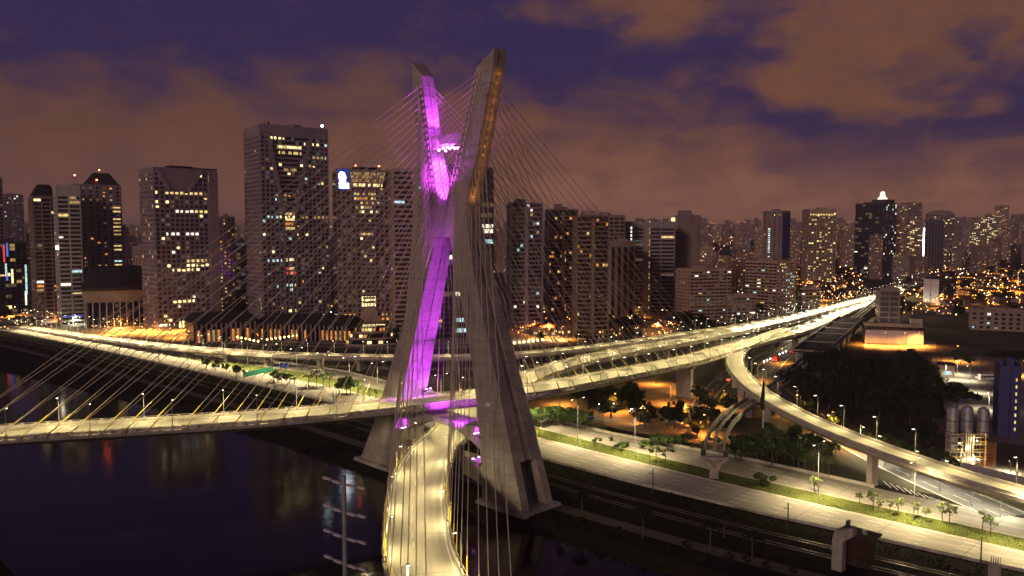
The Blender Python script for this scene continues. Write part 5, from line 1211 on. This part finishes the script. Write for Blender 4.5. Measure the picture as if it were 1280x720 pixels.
for _ in range(16000):
    tt = rg.uniform(-40, 330); n = rg.uniform(ml(tt) + .4, ll(tt) - .4); p = W(tt, n, 0); a = rg.uniform(0, 6.28); l = rg.uniform(.12, .3); q = Vector((cos(a), sin(a), 0)) * l
    mb.poly([p - q, p + q, p + Vector((rg.uniform(-.1, .1), rg.uniform(-.1, .1), rg.uniform(.06, .2)))])
mb.build('grass_tufts', M['grass'], kind='stuff')
mb = MB()
for _ in range(14000):
    tt = rg.uniform(-480, 180); k = k_(tt); b = b_(tt); n = rg.choice((rg.uniform(k + 2, b - 37), rg.uniform(b - 31, b - 23), rg.uniform(b - 11, b - 1))); p = W(tt, n, -.1 if n > k + 8 else -1.5); a = rg.uniform(0, 6.28); l = rg.uniform(.2, .6); q = Vector((cos(a), sin(a), 0)) * l
    mb.poly([p - q, p + q, p + Vector((rg.uniform(-.3, .3), rg.uniform(-.3, .3), rg.uniform(.2, .8)))])
mb.build('bank_weeds', M['weed'], kind='stuff')

# ------------------------------------------------------------------ monorail under construction
MO = thing('monorail_guideway', 'unfinished twin-beam monorail track curving to a forked pier on the grass median', 'monorail track', P(893, 597))
zc_ = 9.2
cen = [P(893, 563, zc_), P(894, 548, zc_), P(903, 529, zc_), P(921, 511, zc_), P(945, 496, zc_), P(980, 474, zc_), P(1003, 452, zc_), P(1035, 424, zc_), P(1072, 395, zc_), P(1118, 362, zc_), P(1160, 345, zc_)]
M_path = lefts(spline(cen, 3))
for off, wd, hh in ((3.1, .42, 1.7), (-3.1, .42, 1.7), (0, .55, .5)):
    mb = MB(); mb.sweep(M_path, [(off - wd, -hh), (off + wd, -hh), (off + wd, 0), (off - wd, 0)]); mb.build('guide_beam' if off else 'walkway', M['conc2'], MO, MO.location)
mb = MB(); sl = cumlen([p for p, l in M_path]); nx = 4
for i, (p, l) in enumerate(M_path):
    if sl[i] > nx and sl[i] < 500:
        nx += 15; dv = Vector((l.y, -l.x, 0)); mb.obox(p, l, dv, 2.6, .14, p.z - 1.5, p.z - 1.1)
mb.build('cross_ties', M['conc'], MO, MO.location, kind='stuff')
def forked_pier(parent, p, l, zt, spread=3.6):
    dv = Vector((l.y, -l.x, 0)); p = Vector((p.x, p.y, 0)); mb = MB(); hw = .95
    def sec(c0, w0, z): c_ = p + l * c0; return [Vector((q.x, q.y, z)) for q in (c_ - l * w0 - dv * hw, c_ + l * w0 - dv * hw, c_ + l * w0 + dv * hw, c_ - l * w0 + dv * hw)]
    mb.rings([sec(0, 1.5, -.3), sec(0, 1.4, zt * .38), sec(0, 1.9, zt * .5)])
    mb.build('pier_stem', M['conc'], parent, parent.location)
    for s_ in (-1, 1):
        mb = MB(); mb.rings([sec(s_ * 1.0, .85, zt * .5 + .01), sec(s_ * 2.1, .75, zt * .75), sec(s_ * spread, .8, zt - .9), sec(s_ * spread, .8, zt)]); mb.build('pier_arm', M['conc'], parent, parent.location)
        c_ = p + l * s_ * spread; mb = MB(); mb.obox(c_, l, dv, .75, .7, zt + .01, zt + 1.9); mb.build('bearing_block', M['dark'], parent, parent.location)
    mb = MB(); mb.obox(p, l, dv, spread - .85, .8, zt - .9, zt - .25); mb.build('pier_tie', M['conc'], parent, parent.location)
p0, l0 = M_path[0]; forked_pier(MO, p0 - Vector((-l0.y, l0.x, 0)) * 0, l0, zc_ - 1.9)
for q in (P(930, 505), P(985, 470), P(1010, 447), P(1040, 420)):
    p, l = near_path(M_path, q); forked_pier(MO, p, l, zc_ - 1.8)
ST = thing('monorail_station', 'dark flat platform slab of the unfinished station between the monorail beams', 'station', P(1035, 424))
i0 = min(range(len(M_path)), key=lambda i: (M_path[i][0] - P(1012, 444, zc_)).length); i1 = min(range(len(M_path)), key=lambda i: (M_path[i][0] - P(1066, 400, zc_)).length)
mb = MB(); mb.sweep(M_path[i0:i1], [(-9, 1.3), (9, 1.3), (9, 2.2), (-9, 2.2)]); mb.build('platform_slab', M['roofd'], ST, ST.location)
for s_ in (-9.4, 9.4):
    mb = MB(); mb.sweep(M_path[i0:i1], [(s_ - .35, .6), (s_ + .35, .6), (s_ + .35, 3.2), (s_ - .35, 3.2)]); mb.build('edge_beam', M['conc2'], ST, ST.location)
for k in range(i0, i1, max(1, (i1 - i0) // 5)):
    p, l = M_path[k]; dv = Vector((l.y, -l.x, 0)); mb = MB()
    mb.obox(p, l, dv, 8.9, .5, p.z + 2.21, p.z + 2.9); mb.build('slab_rib', M['conc2'], ST, ST.location)
    for s_ in (-7, 7):
        mb = MB(); mb.obox(p + l * s_, l, dv, .8, .8, -.3, p.z + 1.29); mb.build('pier', M['conc2'], ST, ST.location)

# ------------------------------------------------------------------ bank piers, catenary masts, pylon
BP = thing('unfinished_pier', 'tall grey concrete pier with a one-sided cantilever head on the dark bank', 'pier', P(1048, 712))
o = BP.location; zt = zat(1052, 660, o.y); mb = MB(); mb.obox(o, TV, NV, 1.25, 1.1, -.5, zt - 2.8); mb.build('pier_stem', M['conc2'], BP, o)
mb = MB(); q = [(-1.25, zt - 2.79), (1.25, zt - 2.79), (3.6, zt - .9), (3.6, zt + 1.0), (2.9, zt + 1.0), (1.2, zt), (-.6, zt - .3)]
mb.rings([[o + TV * a * 1.0 + NV * (a * .0 + s_) + Vector((0, 0, z)) for a, z in q] for s_ in (-1.1, 1.1)]); mb.build('cantilever_head', M['conc2'], BP, o)
mb = MB(); mb.obox(o + TV * 2.0, TV, NV, .35, .5, zt + .6, zt + 2.4); mb.build('bearing_block', M['dark'], BP, o)
KB = thing('trackside_cabin', 'dark boxy flat-roofed cabin right behind the cantilever pier', 'cabin', P(1072, 704))
o = KB.location; zk = zat(1070, 668, o.y); mb = MB(); mb.obox(o, TV, NV, 3.2, 2.4, -.3, zk); mb.build('wall', mat('rust_wall', (.045, .02, .015), (.03, .015, .013), .9, .3), KB, o); mb = MB(); mb.obox(o, TV, NV, 4.4, 3.2, zk + .01, zk + .5); mb.build('roof', M['roofd'], KB, o)
mb = MB(); mb.obox(o - NV * 2.42, TV, NV, .6, .02, 0, 2.1); mb.build('door', M['dark'], KB, o)
for s_ in (-1, 1):
    mb = MB(); mb.obox(o - NV * 2.42 + TV * s_ * 1.9, TV, NV, .5, .03, 1.2, 2.4); mb.build('window', M['glass'], KB, o)
mb = MB(); mb.obox(o + TV * 1.5, TV, NV, .5, .5, zk + .51, zk + 1.5); mb.build('roof_vent', M['steel'], KB, o)
RB = thing('pier_stub', 'short concrete pier stub with bare steel bars at the bottom right corner', 'pier', P(1243, 726)); o = RB.location; zr = zat(1243, 706, o.y)
mb = MB(); mb.obox(o, TV, NV, 1.1, 1.1, -.5, zr); mb.build('stub', M['conc2'], RB, o)
mb = MB()
for i in range(9):
    p = o + TV * (-.9 + .225 * i) + NV * (.7 * (-1) ** i); mb.tube([p + Vector((0, 0, zr)), p + Vector((0, 0, zr + 1.8))], .05, 4)
mb.build('steel_bars', M['bark'], RB, o)
cm = thing('catenary_mast', 'dark railway mast on the bank', 'mast'); mb = MB(); mb.tube([(0, 0, -.2), (0, 0, 8)], [.2, .14], 6); mb.build('pole', M['dark'], cm); mb = MB(); mb.tube([(0, 0, 6.4), (2.6, 0, 6.9)], .07, 5); mb.tube([(0, 0, 7.6), (2.6, 0, 6.9)], .04, 4); mb.build('bracket', M['dark'], cm); u_cm = []
for i in range(14):
    tt = -430 + i * 44; p = W(tt, b_(tt) - 5 - (0 if i % 2 else 4)); v = -NV; place(cm, u_cm, p, atan2(v.y, v.x), 1, 'dark railway mast on the bank beside the expressway', 'railway masts on the bank')
PY = thing('steel_pylon', 'slender steel transmission pole with three tiers of pale cross-arms rising from the river bank', 'pylon', (-19.7, 92, 0))
o = PY.location; mb = MB(); mb.tube([o + Vector((0, 0, -3)), o + Vector((0, 0, 30)), o + Vector((0, 0, zat(427, 594, 92)))], [.55, .34, .26], 10); mb.build('pole', M['steel'], PY, o)
A3 = Vector((.80, -.60, 0))
for k, py in enumerate((606, 641, 673, 706)):
    z = zat(427, py, 92)
    mb = MB(); mb.tube([o - A3 * 3.3 + Vector((0, 0, z + .25)), o + Vector((0, 0, z)), o + A3 * 3.3 + Vector((0, 0, z + .25))], .13, 6); ar = mb.build('cross_arm', M['steel'], PY, o)
    for a in (-3.0, -1.25, 1.25, 3.0):
        mb = MB(); p = o + A3 * a; mb.obox(p, A3, Vector((.6, .8, 0)), .62, .16, z - .12 + abs(a) * .07, z + .14 + abs(a) * .07); mb.build('insulator_plate', M['wallk'], ar, o)
# ------------------------------------------------------------------ signs, flagpole, hoarding
def sign(px, py, label, m_, w, h, zc, posts=2, name='road_sign', yaw=None):
    o = P(px, py); az_ = atan2(o.x, o.y); r_ = thing(name, label, 'sign', o, -az_ if yaw is None else yaw)
    for i in range(posts):
        x = 0 if posts == 1 else (-w * .35 + .7 * w * i / (posts - 1)); mb = MB(); mb.tube([(x, 0, -.1), (x, 0, zc + h * .4)], .09, 6); mb.build('post', M['pole'], r_)
    mb = MB(); mb.box(-w / 2, w / 2, -.16, -.095, zc - h / 2, zc + h / 2); bd = mb.build('board', M[m_], r_)
    mb = MB(); b = .08
    for a in ((-w / 2 - b, w / 2 + b, zc + h / 2, zc + h / 2 + b), (-w / 2 - b, w / 2 + b, zc - h / 2 - b, zc - h / 2), (-w / 2 - b, -w / 2, zc - h / 2, zc + h / 2), (w / 2, w / 2 + b, zc - h / 2, zc + h / 2)): mb.box(a[0], a[1], -.18, -.09, a[2], a[3])
    mb.build('frame', M['white'], bd); return r_
sign(737, 532, 'blue road sign board on two posts by the shrubs right of the tower', 'signb', 4.2, 1.3, 3.2, yaw=R(18))
sign(355, 468, 'blue sign board with a white left edge under the viaduct', 'signb', 4.6, 3.0, 5.2, yaw=R(8))
sign(841, 534, 'small white billboard on the orange-lit bare ground', 'white', 5.2, 1.8, 3.0, name='billboard'); sign(1047, 532, 'pale sign board behind the ramp parapet', 'wallp', 4.5, 2.2, 4.5, name='billboard')
a_, b2 = P(304, 472), P(342, 464); HO = thing('hoarding', 'long green site hoarding along the median below the viaduct', 'hoarding', a_); u = (b2 - a_); n = 12
pm = None
for i in range(n):
    dv = u.normalized(); L = u.length / n; mb = MB(); mb.box(.04, L - .04, -.05, .05, .2, 2.9)
    if pm is None: pm = o1 = mb.build('panel', M['signg'], HO)
    else: o1 = pm.copy(); COL.objects.link(o1)
    o1.location = dv * (L * i); o1.rotation_euler = (0, 0, atan2(dv.y, dv.x))
o = P(953, 561); FP = thing('flagpole', 'very tall pole with a furled dark green flag in front of the ramp', 'flagpole', o); zt = zat(951, 473, o.y)
mb = MB(); mb.tube([(0, 0, 0), (0, 0, zt * .6), (0, 0, zt)], [.3, .22, .14], 8); mb.build('pole', M['steel'], FP)
mb = MB(); rs = []
for k in range(9):
    z = zt - .4 - k * 1.45; q = .15 + .9 * (k / 8) ** .8 if k < 8 else .5; rs.append([(-.35 * q + q * cos(a) * (1 + .25 * sin(3 * a + k)), q * .6 * sin(a), z) for a in [2 * pi * i / 10 for i in range(10)]])
mb.rings(rs[::-1]); mb.build('flag', M['leafd'], FP)

# ------------------------------------------------------------------ vehicles
def wheel(mb, x, y, r, wd): mb.rings([[(x + r * cos(a), y + s_ * wd / 2, r + r * sin(a)) for a in [2 * pi * i / 12 for i in range(12)]] for s_ in (-1, 1)])
def car(px, py, yaw, m_, label, scale=1.0):
    r_ = thing('parked_car', label, 'car', P(px, py, .03), yaw); pr_ = [(-2.1, .35), (2.1, .35), (2.15, .75), (1.1, .92), (.55, 1.42), (-1.1, 1.45), (-1.9, .98), (-2.15, .85)]
    mb = MB(); mb.rings([[(x, s_ * .85, z) for x, z in pr_] for s_ in (-1, 1)]); mb.build('body', M[m_], r_)
    mb = MB(); q = [(.98, .95), (.52, 1.36), (-1.05, 1.39), (-1.7, 1.0)]; mb.rings([[(x, s_ * .865, z) for x, z in q] for s_ in (-1, 1)]); mb.build('windows', M['glass'], r_)
    for x in (-1.3, 1.3):
        for y in (-.78, .78): mb = MB(); wheel(mb, x, y, .34, .22); mb.build('wheel', M['tyre'], r_)
    for y in (-.6, .6):
        mb = MB(); mb.box(2.1, 2.2, y - .2, y + .2, .62, .78); mb.build('headlight', M['headl'], r_); mb = MB(); mb.box(-2.24, -2.12, y - .2, y + .2, .72, .88); mb.build('tail_lamp', M['tail'], r_)
    return r_
def bus(px, py, yaw, m_, label, L=11.0, Hh=3.1, name='bus', band='glass'):
    r_ = thing(name, label, 'bus', P(px, py, .03), yaw); mb = MB(); q = [(-L / 2, .4), (L / 2, .4), (L / 2 + .05, 1.4), (L / 2 - .25, Hh), (-L / 2 + .15, Hh), (-L / 2, 2.8)]
    mb.rings([[(x, s_ * 1.25, z) for x, z in q] for s_ in (-1, 1)]); mb.build('body', M[m_], r_)
    for s_ in (-1, 1):
        for i in range(8):
            x = -L / 2 + .6 + i * (L - 1.4) / 8; mb = MB(); mb.box(x, x + (L - 1.4) / 8 - .15, s_ * 1.26 - .012, s_ * 1.26 + .012, 1.5, 2.5); mb.build('window', M[band], r_)
    mb = MB(); mb.box(L / 2 - .02, L / 2 + .06, -1.1, 1.1, 1.45, 2.6); mb.build('windscreen', M['glass'], r_)
    for x in (-L * .3, L * .32):
        for y in (-1.1, 1.1): mb = MB(); wheel(mb, x, y, .5, .3); mb.build('wheel', M['tyre'], r_)
    for y in (-.95, .95):
        mb = MB(); mb.box(L / 2 + .03, L / 2 + .12, y - .2, y + .2, .7, .95); mb.build('headlight', M['headl'], r_); mb = MB(); mb.box(-L / 2 - .1, -L / 2 - .002, y - .25, y + .25, .8, 1.3); mb.build('tail_lamp', M['tail'], r_)
    return r_
d_ = P(1000, 430) - P(968, 452); ya = atan2(d_.y, d_.x)
bus(970, 451, ya, 'red', 'red bus with glowing tail lamps stopped on the avenue below the ramp', 9); car(990, 441, ya, 'red', 'red car with lit tail lamps ahead of the red bus'); car(997, 446, ya, 'walld', 'dark car with red tail lamps at the kerb under the monorail')
d_ = P(922, 458) - P(900, 478); car(911, 476, atan2(d_.y, d_.x), 'white', 'white car on the side street left of the monorail beams')
bus(1237, 475, R(2), 'white', 'white bus with blue stripe parked in the depot yard', 12, 3.2)
for i in range(8):
    o = thing('delineator_post', 'white lit post in the row beside the red bus', 'bollard', P(955 + i * 3.9, 456 - i * 1.9), 0, 'lit posts beside the red bus'); mb = MB(); mb.tube([(0, 0, 0), (0, 0, 1.6)], .16, 6); mb.build('post', M['white'], o); mb = MB(); mb.box(-.3, .3, -.3, .3, 1.6, 2.3); mb.build('lamp', M['headl'], o)
mb = MB()

# ------------------------------------------------------------------ silos and plant at the depot
SI = []
for i, (x, yt) in enumerate(((1189, 508), (1207, 507), (1227, 509))):
    o = P(x, 574); r_ = thing('storage_silo', ('left', 'middle', 'right')[i] + ' of three tall domed steel silos behind the pipework', 'silo', o); hh = zat(x, yt, o.y); q = 1.95
    ring = lambda rr, z: [(rr * cos(a), rr * sin(a), z) for a in [2 * pi * k / 20 for k in range(20)]]
    mb = MB(); mb.rings([ring(q, 3), ring(q, hh - 1.4), ring(q * .8, hh - .5), ring(q * .35, hh)]); mb.build('tank', M['steel'], r_, smooth=False)
    for k in range(4): mb = MB(); a = pi / 4 + k * pi / 2; mb.tube([(q * .8 * cos(a), q * .8 * sin(a), 0), (q * .8 * cos(a), q * .8 * sin(a), 3.2)], .18, 6); mb.build('leg', M['steel'], r_)
    for z in (6, 10, 14): mb = MB(); mb.rings([ring(q + .06, z), ring(q + .06, z + .25)]); mb.build('hoop', M['dark'], r_)
o = P(1209, 584); PR = thing('pipe_rack', 'lit steel frame of pipes and walkways in front of the three silos', 'pipe rack', o); hh = 12
for x in (-6, -2, 2, 6):
    for y in (0, 3): mb = MB(); mb.tube([(x, y, 0), (x, y, hh)], .16, 5); mb.build('column', M['wallw'], PR)
for z in (2.6, 5.2, 7.8, 10.4):
    mb = MB(); mb.box(-6.4, 6.4, -.3, 3.3, z, z + .18); pf = mb.build('walkway', M['steel'], PR); mb = MB()
    mb.tube([(-6.4, -.3, z + 1.1), (6.4, -.3, z + 1.1)], .05, 4)
    for x in range(-6, 7, 2): mb.tube([(x, -.3, z), (x, -.3, z + 1.1)], .04, 4)
    mb.build('handrail', M['guard'], pf, kind='stuff')
for i, x in enumerate((-1.2, -.4, .4, 1.3)): mb = MB(); mb.tube([(x, -.8, 0), (x, -.8, hh + 1.5 - .6 * i)], .2, 7); mb.build('pipe', M['steel'], PR)
ll_ = lamp_data('plant_lamp', 'POINT', 1500, (1, .68, .28), .15)
for p in ((-3, -1.5, 2), (.0, -2.2, 1.2), (3, -1.5, 3), (-1, -1.5, 7), (2.4, -1.5, 9.5)):
    ob = bpy.data.objects.new('plant_lamp_light', ll_); COL.objects.link(ob); ob.parent = PR; ob.location = p; mb = MB(); x, y, z = p; mb.box(x - .15, x + .15, y + .3, y + .6, z - .15, z + .15); mb.build('plant_lamp', M['lamp_w'], PR)
mb = MB(); mb.box(6.8, 10.5, 1, 6, 0, 8.5); mb.build('brick_stack', M['tile'], PR)
a_, b2 = P(1176, 582), P(1330, 622); DW = thing('boundary_wall', 'long pale depot wall lit by three floodlights', 'wall', a_); dv = (b2 - a_); L = dv.length; yw = atan2(dv.y, dv.x); DW.rotation_euler = (0, 0, yw); pn = None
for i in range(14):
    mb = MB(); mb.box(.03, L / 14 - .03, -.12, .12, 0, 3.2)
    if pn is None: pn = q = mb.build('panel', M['wallk'], DW)
    else: q = pn.copy(); COL.objects.link(q)
    q.location = (L / 14 * i, 0, 0)
up = thing('utility_pole', 'wooden pole', 'pole'); mb = MB(); mb.tube([(0, 0, 0), (0, 0, 10.5)], [.2, .13], 6); mb.build('pole', M['bark'], up); mb = MB(); mb.box(-1.1, 1.1, -.08, .08, 9.6, 9.8); mb.build('cross_arm', M['bark'], up); u_up = []
pp = []
for x, y, lb in ((1176, 456, 'utility pole at the left end of the wires above the depot'), (1227, 458, 'utility pole in the middle of the wires above the depot'), (1247, 462, 'utility pole right of the middle one above the depot'), (1300, 472, 'utility pole beyond the right edge carrying the depot wires')): pp.append(place(up, u_up, P(x, y), R(80), 1.0, lb).location.copy())
for i in range(3):
    for s_ in (-.9, .9):
        mb = MB(); a, b = pp[i] + Vector((0, s_, 9.9)), pp[i + 1] + Vector((0, s_, 9.9)); mb.tube([a, (a + b) / 2 - Vector((0, 0, .9)), b], .05, 4); q = mb.build('overhead_wire', M['dark'], None, a); tag(q, 'overhead wire strung between the depot utility poles', 'wire', 'wires between the depot poles')

# ------------------------------------------------------------------ low houses
hp = []
for k in range(5):
    rg = random.Random(50 + k); w, d, h = rg.uniform(9, 16), rg.uniform(8, 12), rg.uniform(3.5, 8)
    r_ = thing('low_house', 'low house', 'house'); mb = MB(); mb.box(-w / 2, w / 2, -d / 2, d / 2, -.5, h); mb.build('wall', M[('houseb', 'wallb', 'housea', 'houseb', 'housea')[k]], r_)
    mb = MB(); e = .5
    if k % 2 == 0: mb.rings([[(-w / 2 - e, -d / 2 - e, h + .01), (w / 2 + e, -d / 2 - e, h + .01), (w / 2 + e, d / 2 + e, h + .01), (-w / 2 - e, d / 2 + e, h + .01)], [(-w / 2 + 2, -.1, h + 2.4), (w / 2 - 2, -.1, h + 2.4), (w / 2 - 2, .1, h + 2.4), (-w / 2 + 2, .1, h + 2.4)]])
    else: mb.box(-w / 2 - e, w / 2 + e, -d / 2 - e, d / 2 + e, h + .01, h + .7)
    mb.build('roof', M['tile' if k % 2 == 0 else 'roofd'], r_)
    for s_ in (-1, 1):
        mb = MB()
        for j in range(3):
            x = -w / 2 + w * (j + .5) / 3; mb.box(x - .6, x + .6, s_ * (d / 2 + .04) - .03, s_ * (d / 2 + .04) + .03, 1, 2.3)
        mb.build('window', LIT[rg.choice((0, 1, 5))] if rg.random() < .5 else M['glass'], r_, kind='stuff')
    hp.append((r_, []))
rh = random.Random(91)
def houses(n, x0, x1, y0, y1, label, group):
    for _ in range(n):
        pr, us = rh.choice(hp); p = P(rh.uniform(x0, x1), rh.uniform(y0, y1)); p.z = terrain(p.x, p.y); place(pr, us, p, rh.uniform(-.9, .9), (rh.uniform(.9, 1.5), rh.uniform(.9, 1.4), rh.uniform(.8, 1.3)), label, group)
houses(34, 640, 850, 396, 420, 'low house in the orange-lit blocks behind the outer stays', 'low houses behind the stays')
houses(40, 1150, 1290, 346, 396, 'low house in the dark district at right', 'low houses in the right-hand district')
houses(46, 870, 1080, 340, 366, 'low house below the right-hand towers', 'low houses below the right-hand towers')
houses(16, 40, 320, 383, 394, 'low house glimpsed between the left towers', 'low houses between the left towers')

# ------------------------------------------------------------------ distant city
fp = []
for k in range(14):
    rg = random.Random(900 + k); w, d, h = rg.uniform(16, 34), rg.uniform(14, 24), rg.uniform(45, 105); cl_ = rg.choice(('wallw', 'wallb', 'wallp', 'wallg', 'wallb'))
    r_ = thing('far_tower', 'far tower', 'apartment tower'); mb = MB(); mb.box(-w / 2, w / 2, 0, d, -20, h); mb.build('wall', M[cl_], r_)
    mb = MB(); dk_ = MB(); nb = int(w / 3.4); nf = int(h / 3.3)
    for i in range(nf):
        for j in range(nb):
            x = -w / 2 + w * (j + .5) / nb; z = i * 3.3 + 1.1; lit_ = rg.random() < .11
            (mb if lit_ else dk_).poly([(x - .95, -.05, z), (x + .95, -.05, z), (x + .95, -.05, z + 1.5), (x - .95, -.05, z + 1.5)], rg.choice((0, 0, 1, 1, 5, 5, 5, 2)) if lit_ else 0)
        for j in range(int(d / 4)):
            for s_ in (-1, 1):
                y = d * (j + .5) / int(d / 4); z = i * 3.3 + 1.1; lit_ = rg.random() < .08; q = [(s_ * (w / 2 + .05), y - .9, z), (s_ * (w / 2 + .05), y + .9, z), (s_ * (w / 2 + .05), y + .9, z + 1.5), (s_ * (w / 2 + .05), y - .9, z + 1.5)]
                (mb if lit_ else dk_).poly(q, rg.choice((0, 5, 1, 5)) if lit_ else 0)
    mb.build('lit_windows', LIT, r_, kind='stuff'); dk_.build('dark_windows', M['glass'], r_, kind='stuff')
    mb = MB(); x = w * rg.uniform(-.25, .0); mb.box(x, x + w * .3, d * .2, d * .6, h, h + rg.uniform(3, 7)); mb.build('plant_room', M[cl_], r_)
    fp.append((r_, []))
rf = random.Random(17)
def far(n, x0, x1, d0, d1, s0, s1, label, group):
    for _ in range(n):
        px = rf.uniform(x0, x1); dd = rf.uniform(d0, d1); x = (px - 640) / F * dd; pr, us = rf.choice(fp); s_ = rf.uniform(s0, s1)
        place(pr, us, (x, dd, terrain(x, dd)), rf.uniform(-.6, .6), (rf.uniform(.8, 1.2), 1, s_), label, group)
far(48, -30, 320, 1300, 4200, .55, 1.0, 'distant apartment tower on the hazy skyline behind the left office towers', 'distant towers behind the left office towers')
far(26, 380, 640, 1500, 4200, .5, .95, 'distant apartment tower glimpsed behind the bridge tower', 'distant towers behind the bridge')
far(90, 620, 960, 1250, 4200, .5, 1.05, 'distant apartment tower on the hazy skyline between the stays and the slim green-lit tower', 'distant towers in the middle of the skyline')
far(88, 940, 1310, 1350, 4200, .5, 1.05, 'distant apartment tower on the hazy skyline at right', 'distant towers at right')
far(20, 870, 960, 1050, 1500, .35, .6, 'mid-rise apartment tower among trees left of the slim green-lit tower', 'mid-rise towers left of the slim tower')
# farthest ridge of towers and lights, too many to count
mb = MB(); rg = random.Random(44)
for _ in range(900):
    dd = rg.uniform(4200, 7500); px = rg.uniform(-60, 1340); x = (px - 640) / F * dd; w = rg.uniform(8, 22); hh = rg.uniform(25, 85) * (1.25 if px > 600 else 1.0); z = terrain(x, dd); mb.box(x - w, x + w, dd, dd + 20, z - 20, z + hh)
mb.build('ridge_of_far_buildings', M['wallb'], kind='stuff')
mb = MB()
def speck(x, y, z, r, c_): mb.poly([(x - r, y, z - r), (x + r, y, z - r), (x + r, y, z + r), (x - r, y, z + r)], c_)
for _ in range(1700):
    dd = rg.uniform(1500, 4190); px = rg.uniform(-40, 1320); x = (px - 640) / F * dd; speck(x, dd, terrain(x, dd) + rg.uniform(4, 9), dd * .00028 * rg.uniform(.4, 1.2), rg.choice((5, 5, 5, 0, 1, 3, 6)))
for _ in range(900):
    dd = 4195; px = rg.uniform(-40, 1320); x = (px - 640) / F * dd; speck(x, dd, terrain(x, dd) + rg.uniform(2, 80 if px > 600 else 60), dd * .00026 * rg.uniform(.4, 1.2), rg.choice((5, 5, 1, 6, 6, 0, 0)))
for _ in range(1150):
    px, py = rg.choice(((rg.uniform(640, 850), rg.uniform(386, 425)), (rg.uniform(860, 1080), rg.uniform(335, 380)), (rg.uniform(1110, 1290), rg.uniform(330, 398)), (rg.uniform(1120, 1290), rg.uniform(335, 398)), (rg.uniform(870, 1080), rg.uniform(345, 376)), (rg.uniform(0, 440), rg.uniform(384, 424)))); p = P(px, py); z = terrain(p.x, p.y) + rg.uniform(3, 8); speck(p.x, p.y, z, p.y * .00048 * rg.uniform(.35, 1.35), rg.choice((5, 5, 5, 5, 1, 2, 3, 5)))
mb.build('far_city_lights', [emit('far_lamp_%d' % i, c, 7.0) for i, c in enumerate(((1, .55, .18), (1, .62, .22), (1, .78, .36), (1, .9, .7), (.7, .95, 1), (1, .36, .06), (1, .10, .08)))], kind='stuff')

# ------------------------------------------------------------------ labels: tell look-alikes apart by landmark and order
LMK = [(-20, 'the far-left brown slab'), (20, 'the dark neon-lit block'), (76, 'the hip-roofed twin towers'), (148, 'the dark-roofed auditorium'), (228, 'the trapezoid-crowned tower'), (295, 'the dark stubby block'), (362, 'the tallest left tower'),
       (460, 'the blue logo tower'), (580, 'the bridge tower'), (660, 'the curved balcony tower'), (702, 'the brown stepped tower'), (742, 'the tan balcony tower'), (808, 'the wide grey slab'), (858, 'the plain brown tower'), (905, 'the low slab wing'), (968, 'the slim green-lit tower'),
       (1022, 'the broad warm-lit tower'), (1092, 'the pyramid-topped tower'), (1142, 'the white light strip'), (1172, 'the round-topped tower'), (1235, 'the three bright skyline towers'), (1285, 'the right frame edge')]
ORD = 'first second third fourth fifth sixth seventh eighth ninth tenth eleventh twelfth thirteenth fourteenth fifteenth sixteenth seventeenth eighteenth nineteenth twentieth'.split()
def ordw(i): return ORD[i] if i < 20 else '%d%s' % (i + 1, {1: 'st', 2: 'nd', 3: 'rd'}.get((i + 1) % 10, 'th'))
bpy.context.view_layer.update()
grp = {}
for o in COL.objects:
    if o.parent is None and 'label' in o and 'group' in o: grp.setdefault((o['group'], o['label']), []).append(o)
def by_mark(objs, what):
    bins = {}
    for o in objs:
        x = proj(o.location)[0]; bins.setdefault(min(LMK, key=lambda m_: abs(m_[0] - x))[1], []).append((x, o))
    for mk, l in bins.items():
        for i, (x, o) in enumerate(sorted(l, key=lambda q: q[0])): o['label'] = '%s from the left of the %s nearest %s' % (ordw(i), what, mk)
ft, lh = [], {}
for (g_, lb), objs in grp.items():
    if 'distant towers' in g_: ft += objs
    elif g_.startswith('low houses'): lh.setdefault('low ' + ('orange-lit ' if 'stays' in g_ else '') + 'houses', []).extend(objs)
by_mark(ft, 'hazy distant towers')
for k, v in lh.items(): by_mark(v, k)
for (g_, lb), objs in grp.items():
    if len(objs) < 2: continue
    if 'distant towers' not in g_ and not g_.startswith('low houses'):
        for i, o in enumerate(sorted(objs, key=lambda o: proj(o.location)[0])):
            q = '%s from the left, %s' % (ordw(i), lb); o['label'] = ' '.join(q.split()[:16])
seen = {}
for o in list(COL.objects):
    if o.parent is None and 'label' in o:
        k = o['label']; seen[k] = seen.get(k, 0) + 1
# ------------------------------------------------------------------ haze
hz = bpy.data.materials.new('haze_air'); hz.use_nodes = True; t = NT(hz.node_tree)
pv = t.n('ShaderNodeVolumePrincipled'); pv.inputs['Color'].default_value = (.92, .88, .85, 1); pv.inputs['Density'].default_value = .00009; pv.inputs['Anisotropy'].default_value = .2
t.t.links.new(pv.outputs[0], t.n('ShaderNodeOutputMaterial').inputs['Volume'])
mb = MB(); mb.box(-14000, 14000, -9000, 16000, -7, 215); mb.build('haze', hz, kind='stuff')
